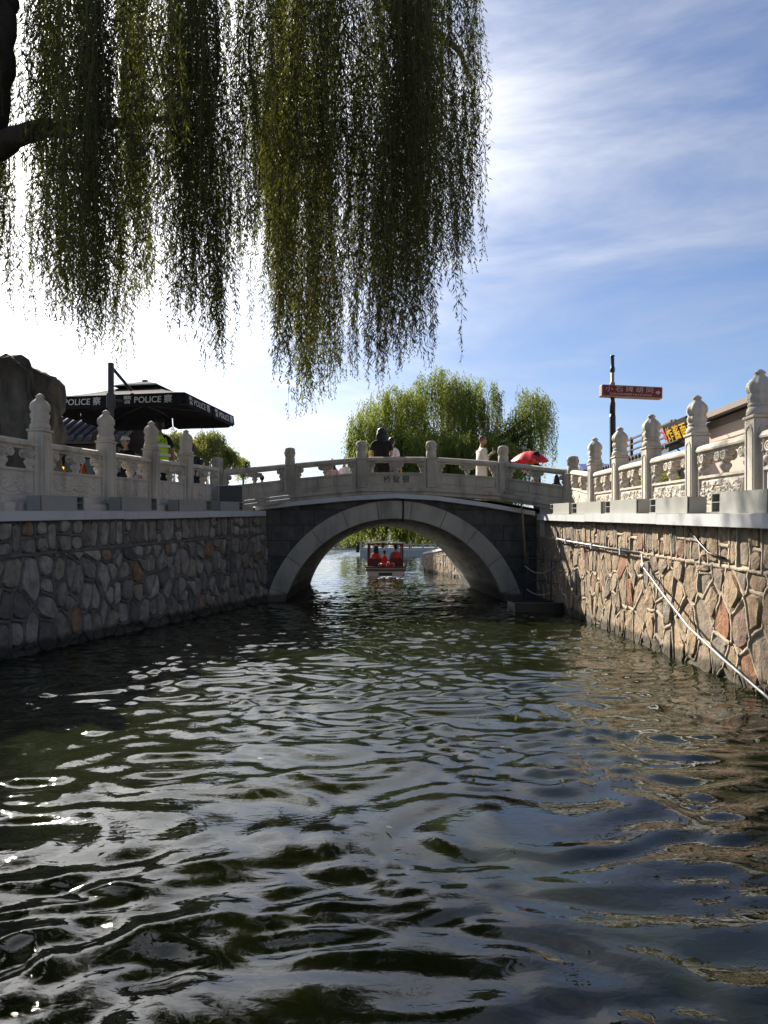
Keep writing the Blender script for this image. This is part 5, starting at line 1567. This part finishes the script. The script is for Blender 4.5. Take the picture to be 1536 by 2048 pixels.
# ================================================================== hutong shop house on the left
hs = empty('shop_house', (0, 0, 0), 0, 'low grey tiled shop house behind the left bank, under the black umbrella', 'house')
HX0, HX1, HY0, HY1 = -14.0, -7.05, 18.6, 23.0
EZ, RZ_ = 4.02, 5.25
MB().box((HX0, HY0+0.6, 1.9), (HX1, HY1, EZ-0.12)).build('wall', M['house_wall'], hs)
ym = (HY0+HY1)/2+0.2
v = [(HX0, HY0, EZ), (HX1+0.3, HY0, EZ), (HX1+0.3, ym, RZ_), (HX0, ym, RZ_), (HX0, HY1+0.4, EZ), (HX1+0.3, HY1+0.4, EZ)]
v += [(x, y, z-0.12) for x, y, z in v]
rf = MB().add(v, [(0,1,2,3), (3,2,5,4), (6,9,8,7), (9,10,11,8), (0,6,7,1), (4,5,11,10), (1,7,8,2), (2,8,11,5), (0,3,9,6), (3,4,10,9)]).build('roof', M['roof_tile'], hs)
def tile_row(x):
    mb = MB(); mb.tube([(x, HY0-0.03, EZ+0.03), (x, ym, RZ_+0.03)], 0.055, 6)
    mb.lathe([(0.07, 0), (0.07, 0.04), (0.05, 0.05)], 10, Matrix.Translation((x, HY0-0.02, EZ+0.02)) @ Matrix.Rotation(R(90), 4, 'X'))
    return mb
tr0 = tile_row(HX1+0.2).mesh('tile_row'); tr0.materials.append(M['roof_tile'])
for k in range(18):
    o = link_mesh('tile_row', tr0, rf); o.location.x = -0.23*k
MB().cbox((HX0, ym-0.12, RZ_+0.02), (HX1+0.32, ym+0.12, RZ_+0.25), 0.03).build('ridge', M['roof_tile'], rf)
for x in (-7.3, -8.6, -9.9, -11.2):
    MB().cbox((x-0.09, HY0+0.25, 1.9), (x+0.09, HY0+0.43, EZ-0.12), 0.02).build('column', M['darkred_wood'], hs)
for k in range(3):
    x = -8.5 - 1.3*k
    w = MB().box((x, HY0+0.52, 2.1), (x+1.1, HY0+0.597, 3.7)).build('window', M['wood_dark'], hs)
    for a in range(2): MB().box((x+0.06+0.52*a, HY0+0.505, 2.5), (x+0.5+0.52*a, HY0+0.519, 3.6)).build('pane', M['glass_dark'], w)
MB().box((HX0, HY0+0.2, EZ-0.42), (HX1, HY0+0.28, EZ-0.14)).build('fascia', M['wood_dark'], hs)
cb_ = empty('signboard', px(205, 888, 17.5), 0, 'small white notice board on a dark frame by the shop house corner', 'sign')
MB().box((-0.14, 0, -0.12), (0.14, 0.03, 0.22)).build('board', M['white_cloth'], cb_)
MB().box((-0.22, -0.01, -2.0), (-0.141, 0.05, 0.3)).build('upright', M['wood_dark'], cb_)
nz = empty('neon_sign', px(122, 946, 15.5), 0, 'small yellow lit sign glowing behind the left balustrade', 'sign')
for k in (-1, 1):
    MB().tube([(k*0.04, 0, -0.05), (k*0.04+0.012, 0, 0.0), (k*0.04-0.008, 0, 0.07), (k*0.04+0.01, 0, 0.13)], 0.018, 6).build('tube', M['neon'], nz)
MB().box((-0.11, 0.03, -0.9), (0.11, 0.06, 0.16)).build('backing', M['wood_dark'], nz)
of = empty('folded_umbrella', (px(168, 940, 16.5).x, 16.5, 1.98), 0, 'folded orange cloth umbrella seen through the left balustrade', 'umbrella')
MB().lathe([(0.02, 1.75), (0.07, 1.6), (0.13, 1.1), (0.2, 0.55), (0.15, 0.5)], 16, flute=(8, 0.5, 1.7, 0.3)).build('cloth', M['orange_cloth'], of)
MB().tube([(0, 0, 0), (0, 0, 1.85)], 0.025, 8).build('pole', M['wood_dark'], of)
MB().lathe([(0.25, 0), (0.25, 0.08), (0.05, 0.1)], 12).build('base', M['dark_metal'], of)
of.scale = (0.8, 0.8, 0.68)
of2 = copy_tree(of); of2.location = (px(288, 940, 17.0).x, 17.0, 1.98); of2['label'] = 'folded orange umbrella next to the police officer behind the balustrade'; of2.scale = (0.5, 0.5, 0.62)

# ================================================================== street sign on the right
sp = empty('street_sign', (px(1225, 940, 15).x, 15.0, 1.95), 0, 'dark red hutong street sign on a tall black pole on the right bank', 'street sign')
z_at = lambda y: 1.3 + (1090-y)*15/1450 - 1.95
MB().lathe([(0.09, 0), (0.09, 0.12), (0.066, 0.16), (0.064, z_at(835)), (0.055, z_at(828))], 16).build('pole', M['black_metal'], sp)
MB().lathe([(0.055, z_at(828)+0.001), (0.058, z_at(806)), (0.045, z_at(803)), (0.045, z_at(772))], 16).build('bronze_section', M['wood_dark'], sp)
MB().lathe([(0.05, z_at(772)+0.001), (0.05, z_at(765)), (0.034, z_at(764)), (0.034, z_at(744))], 14).build('upper_pole', M['sign_frame'], sp)
MB().lathe([(0.048, z_at(744)+0.001), (0.05, z_at(738)), (0.044, z_at(735)), (0.037, z_at(733)), (0.035, z_at(714)), (0.045, z_at(713)), (0.045, z_at(711))], 14).build('cap', M['black_metal'], sp)
sb = bpy.data.objects.new('sign_board', None); col.objects.link(sb); sb.parent = sp; sb.location = (0, -0.02, z_at(783.5)); sb.rotation_euler = (0, R(1.0), R(7)); sb.empty_display_size = 0.1
W0, W1, Hs = -0.27, 1.05, 0.122
MB().cbox((W0, -0.085, -Hs), (W1, 0.085, Hs), 0.018).build('case', M['sign_frame'], sb)
MB().cbox((W0+0.025, -0.089, -Hs+0.022), (W1-0.025, -0.05, Hs-0.018), 0.004).build('face', M['sign_red'], sb)
cxm = (W0+W1)/2 - 0.07
text_part('lettering', '小 石 碑 胡 同', 0.125, M['sign_text'], sb, frame((cxm, -0.0905, 0.032), (1, 0, 0), (0, 0, 1)) @ Matrix.Scale(1.38, 4, (1, 0, 0)), 0.001, 0.004)
for wd_, dx_ in (('XIAOSHIBEI', -0.185), ('HUTONG', 0.28)):
    text_part('lettering', wd_, 0.058, M['sign_text'], sb, frame((cxm+dx_, -0.0905, -0.065), (1, 0, 0), (0, 0, 1)) @ Matrix.Scale(1.62, 4, (1, 0, 0)), 0.001, 0.012)
ax = W1 - 0.11
MB().add([(ax-0.05, -0.0915, -0.022), (ax, -0.0915, -0.022), (ax, -0.0915, -0.055), (ax+0.055, -0.0915, 0), (ax, -0.0915, 0.055), (ax, -0.0915, 0.022), (ax-0.05, -0.0915, 0.022)], [(0,1,2,3,4,5,6)]).build('arrow', M['sign_text'], sb)

# ================================================================== buildings on the right
pb = empty('plaster_building', (0, 0, 0), 0, 'beige pink plaster building with dark eave behind the right balustrade', 'building')
BX = 7.5
MB().box((BX, 2.0, 1.4), (14, 16.9, 3.95)).build('wall', M['plaster'], pb)
MB().box((BX-0.02, 1.98, 3.952), (14, 16.93, 4.12)).build('frieze', M['plaster_trim'], pb)
MB().add([(BX-0.32, 1.6, 4.12), (14, 1.6, 5.3), (14, 17.15, 5.3), (BX-0.32, 17.15, 4.12), (BX-0.32, 1.6, 4.24), (14, 1.6, 5.42), (14, 17.15, 5.42), (BX-0.32, 17.15, 4.24)],
         [(3,2,1,0), (4,5,6,7), (0,1,5,4), (1,2,6,5), (2,3,7,6), (3,0,4,7)]).build('roof', M['plaster_trim'], pb)
for z in (3.35, 3.62):
    MB().box((BX-0.012, 2.0, z), (BX-0.002, 16.89, z+0.02)).build('groove', M['plaster_trim'], pb)
gh = empty('tiled_house', (0, 0, 0), 0, 'small grey tiled house beyond the plaster building on the right', 'house')
MB().box((7.35, 17.3, 1.7), (12, 24.0, 3.55)).build('wall', M['house_wall'], gh)
rf = MB().add([(6.75, 17.2, 3.50), (9.4, 17.2, 4.5), (9.4, 24.6, 4.5), (6.75, 24.6, 3.50), (6.75, 17.2, 3.62), (9.4, 17.2, 4.62), (9.4, 24.6, 4.62), (6.75, 24.6, 3.62)],
         [(3,2,1,0), (4,5,6,7), (0,1,5,4), (1,2,6,5), (2,3,7,6), (3,0,4,7)]).build('roof', M['roof_tile'], gh)
tm = MB(); tm.tube([(6.72, 0, 3.65), (9.4, 0, 4.65)], 0.06, 6); tm = tm.mesh('tile_row'); tm.materials.append(M['roof_tile'])
for k in range(28):
    o = link_mesh('tile_row', tm, rf); o.location.y = 17.35 + 0.26*k
MB().box((7.33, 18.0, 1.9), (7.349, 19.2, 3.3)).build('door', M['glass_dark'], gh)
ter = empty('terrace_railing', (0, 0, 0), 0, 'dark terrace railing on the roof left of the black shop sign', 'railing')
for k in range(5):
    MB().box((7.6, 19.2+k*1.05, 3.9), (7.68, 19.28+k*1.05, 4.62 if k < 4 else 4.75)).build('baluster_post', M['wood_dark'], ter)
for z in (4.2, 4.38, 4.55):
    MB().box((7.615, 19.0, z), (7.665, 23.6, z+0.045)).build('rail', M['wood_dark'], ter)
aw = MB().add([(7.0, 25.5, 3.95), (8.2, 25.5, 3.95), (8.4, 26.8, 4.3), (7.2, 26.8, 4.3), (7.0, 25.5, 3.9), (8.2, 25.5, 3.9), (8.4, 26.8, 4.25), (7.2, 26.8, 4.25)], [(0,1,2,3), (7,6,5,4), (0,4,5,1), (1,5,6,2), (2,6,7,3), (3,7,4,0)]).build('awning', M['blue_awning'])
tag(aw, 'small blue awning behind the right balustrade near the street sign', 'awning')
# shop sign
T0 = px(1320, 854, 18.0); Xs = T0.x
sg = empty('shop_sign', (0, 0, 0), 0, 'tilted black shop sign with yellow noodle lettering and a red strip', 'shop sign')
Y_near = Xs*1450/(1370-768)
topF = Vector((Xs, 18.0, T0.z)); topN = Vector((Xs, Y_near, T0.z))
dn = Vector((0.20, 0, -0.52))
along = (topN - topF)
outn = along.cross(dn).normalized()
if outn.x > 0: outn = -outn
Ln = along.length; Hn = dn.length; al = along.normalized(); up_ = -dn.normalized()
def bpnl(u0, u1, v0, v1, o0, o1, nm, mtl):
    v = []
    for o in (o0, o1):
        for (u, w) in ((u0, v0), (u1, v0), (u1, v1), (u0, v1)): v.append(topF + al*u + dn.normalized()*w + outn*o)
    MB().add(v, [(0,1,2,3), (7,6,5,4), (0,4,5,1), (1,5,6,2), (2,6,7,3), (3,7,4,0)]).build(nm, mtl, sg)
bpnl(0, Ln, 0, Hn, -0.05, 0.0, 'board', M['board'])
bpnl(0.02, 0.17, 0.03, Hn-0.01, 0.002, 0.012, 'red_strip', M['board_red'])
for k, ch in enumerate('炸酱面'):
    ctr = topF + al*(0.43 + k*0.40) + dn.normalized()*(Hn*0.53) + outn*0.02
    text_part('lettering', ch, 0.37, M['gold'], sg, frame(ctr, al, up_), 0.008, 0.006)
for k, ch in enumerate('老门框'):
    ctr = topF + al*0.095 + dn.normalized()*(0.11 + k*0.155) + outn*0.014
    text_part('lettering', ch, 0.12, M['white_print'], sg, frame(ctr, al, up_), 0.001, 0.01)
for u in (0.15, Ln-0.15):
    a = topF + al*u + dn.normalized()*Hn*0.8 - outn*0.05
    MB().tube([a, a + Vector((0.35, 0, -0.35))], 0.02, 6).build('bracket', M['dark_metal'], sg)
a = topN + dn.normalized()*0.04 - outn*0.03
MB().tube([a, a + Vector((0.5, -0.1, -0.05))], 0.012, 6).build('stay', M['dark_metal'], sg)

# ================================================================== boat
bt = empty('tour_boat', (0.06, 30.2, 0), 0, 'small covered tour boat with red seats heading away beneath the arch', 'boat')
secs = [(0, 0.80, 0.33), (0.15, 0.84, 0.34), (1.5, 0.90, 0.34), (3.2, 0.86, 0.36), (4.4, 0.6, 0.42), (5.2, 0.12, 0.50)]
v = []; f = []
for (y, w, z) in secs:
    v += [(-w, y, z), (-w*0.94, y, 0.1), (-w*0.72, y, -0.18), (w*0.72, y, -0.18), (w*0.94, y, 0.1), (w, y, z)]
for i in range(len(secs)-1):
    for k in range(5): f.append((i*6+k, i*6+k+1, (i+1)*6+k+1, (i+1)*6+k))
    f.append((i*6+5, i*6, (i+1)*6, (i+1)*6+5))
f += [(0, 5, 4, 3, 2, 1), tuple((len(secs)-1)*6+k for k in range(6))]
MB().add(v, f).build('hull', M['hull'], bt)
MB().cbox((-0.86, -0.05, 0.335), (0.86, 0.25, 0.40), 0.02).build('stern_deck', M['hull_dark'], bt)
MB().box((-0.83, -0.02, 0.20), (0.83, -0.002, 0.30)).build('rub_rail', M['hull_dark'], bt)
MB().box((-0.28, -0.06, 0.02), (0.28, -0.003, 0.15)).build('motor_hatch', M['black_metal'], bt)
for s_ in (-1, 1):
    for y in (0.2, 3.4):
        MB().cbox((s_*0.72-0.035, y-0.035, 0.40 if y < 1 else 0.36), (s_*0.72+0.035, y+0.035, 1.36), 0.006).build('post', M['darkred_wood'], bt)
    MB().box((s_*0.84-0.03, 0.28, 0.345), (s_*0.84+0.03, 3.2, 0.46)).build('gunwale', M['hull_dark'], bt)
v = []; f = []
for i, x in enumerate(np.linspace(-0.82, 0.82, 9)):
    z = 1.40 + 0.06*(1-(x/0.82)**2)
    v += [(x, 0.0, z), (x, 3.7, z), (x, 3.7, z-0.035), (x, 0.0, z-0.035)]
    if i:
        o = 4*(i-1)
        for q in range(4): f.append((o+q, o+(q+1) % 4, o+4+(q+1) % 4, o+4+q))
f += [(0,1,2,3), (35,34,33,32)]
MB().add(v, f).build('roof', M['roof_white'], bt)
MB().box((-0.76, 0.06, 1.30), (0.76, 0.10, 1.372)).build('roof_beam', M['darkred_wood'], bt)
for s_ in (-1, 1):
    MB().cbox((s_*0.43-0.27, 0.32, 0.36), (s_*0.43+0.27, 0.40, 0.74), 0.01).build('seat_back', M['darkred_wood'], bt)
    MB().cbox((s_*0.43-0.27, 0.401, 0.36), (s_*0.43+0.27, 0.85, 0.42), 0.01).build('seat', M['darkred_wood'], bt)
lb = empty('lifebuoy', (0.1, 30.42, 0.475), 0, 'red and white lifebuoy lying on the stern of the tour boat', 'lifebuoy')
MB().torus((0, 0, 0), 0.27, 0.07, 24, 10).build('ring', M['jacket'], lb)
for k in range(4):
    a = k*math.pi/2 + math.pi/2
    MB().torus((0, 0, 0), 0.072, 0.012, 12, 6, Matrix.Translation((0.27*math.cos(a), 0.27*math.sin(a), 0)) @ Matrix.Rotation(a, 4, 'Z') @ Matrix.Rotation(R(90), 4, 'X')).build('white_band', M['white_cloth'], lb)
person('dark-haired passenger in a red life jacket on the left boat seat', (-0.34, 30.85, 0.36), R(-8), 1.6, 'pink_cloth', 'navy_cloth', hair='long', seated=True, jacket=True)
person('small child in a red life jacket in the middle of the boat', (0.02, 31.3, 0.36), R(5), 1.25, 'white_cloth', 'navy_cloth', hair='short', seated=True, jacket=True)
person('passenger with short hair in a red life jacket on the right boat seat', (0.50, 30.85, 0.36), R(10), 1.68, 'grey_cloth', 'navy_cloth', hair='short', seated=True, jacket=True)
def foam():
    rng = np.random.default_rng(2)
    mb = MB()
    for k in range(60):
        x = rng.uniform(-0.3, 1.7); y = 29.9 - rng.uniform(0, 1)**2*1.8 - 0.15*abs(x)
        mb.ellipsoid((0.06+x*0.7, y, 0.008), (rng.uniform(0.02, 0.10), rng.uniform(0.02, 0.06), rng.uniform(0.008, 0.02)), 6, 4)
    o = mb.build('wake_foam', M['foam']); tag(o, 'white foam churned up behind the tour boat', 'foam', kind='stuff')
foam()

def floating_leaves():
    rng = np.random.default_rng(31)
    n = 90
    X = rng.uniform(-3.2, 3.0, n); Y = rng.uniform(1.6, 12, n)**1.0
    a = rng.uniform(0, 6.28, n)
    D = np.stack([np.cos(a), np.sin(a), rng.normal(0, 0.08, n)], -1); D /= np.linalg.norm(D, axis=1, keepdims=True)
    P = np.stack([X, Y, np.full(n, 0.018)], -1)
    W = np.cross(D, np.array([0, 0, 1.0])); l = rng.uniform(0.03, 0.07, n)[:, None]; w = l*rng.uniform(0.2, 0.45, n)[:, None]
    V = np.stack([P, P + D*l*0.45 + W*w*0.5, P + D*l + np.array([0, 0, 0.006]), P + D*l*0.45 - W*w*0.5], 1).reshape(-1, 3)
    me = np_mesh('floating_leaves', V, quad_idx(n)); me.materials.append(M['leaf_small'])
    o = link_mesh('floating_leaves', me); tag(o, 'few small fallen leaves drifting on the canal water', 'leaves', kind='stuff')
floating_leaves()
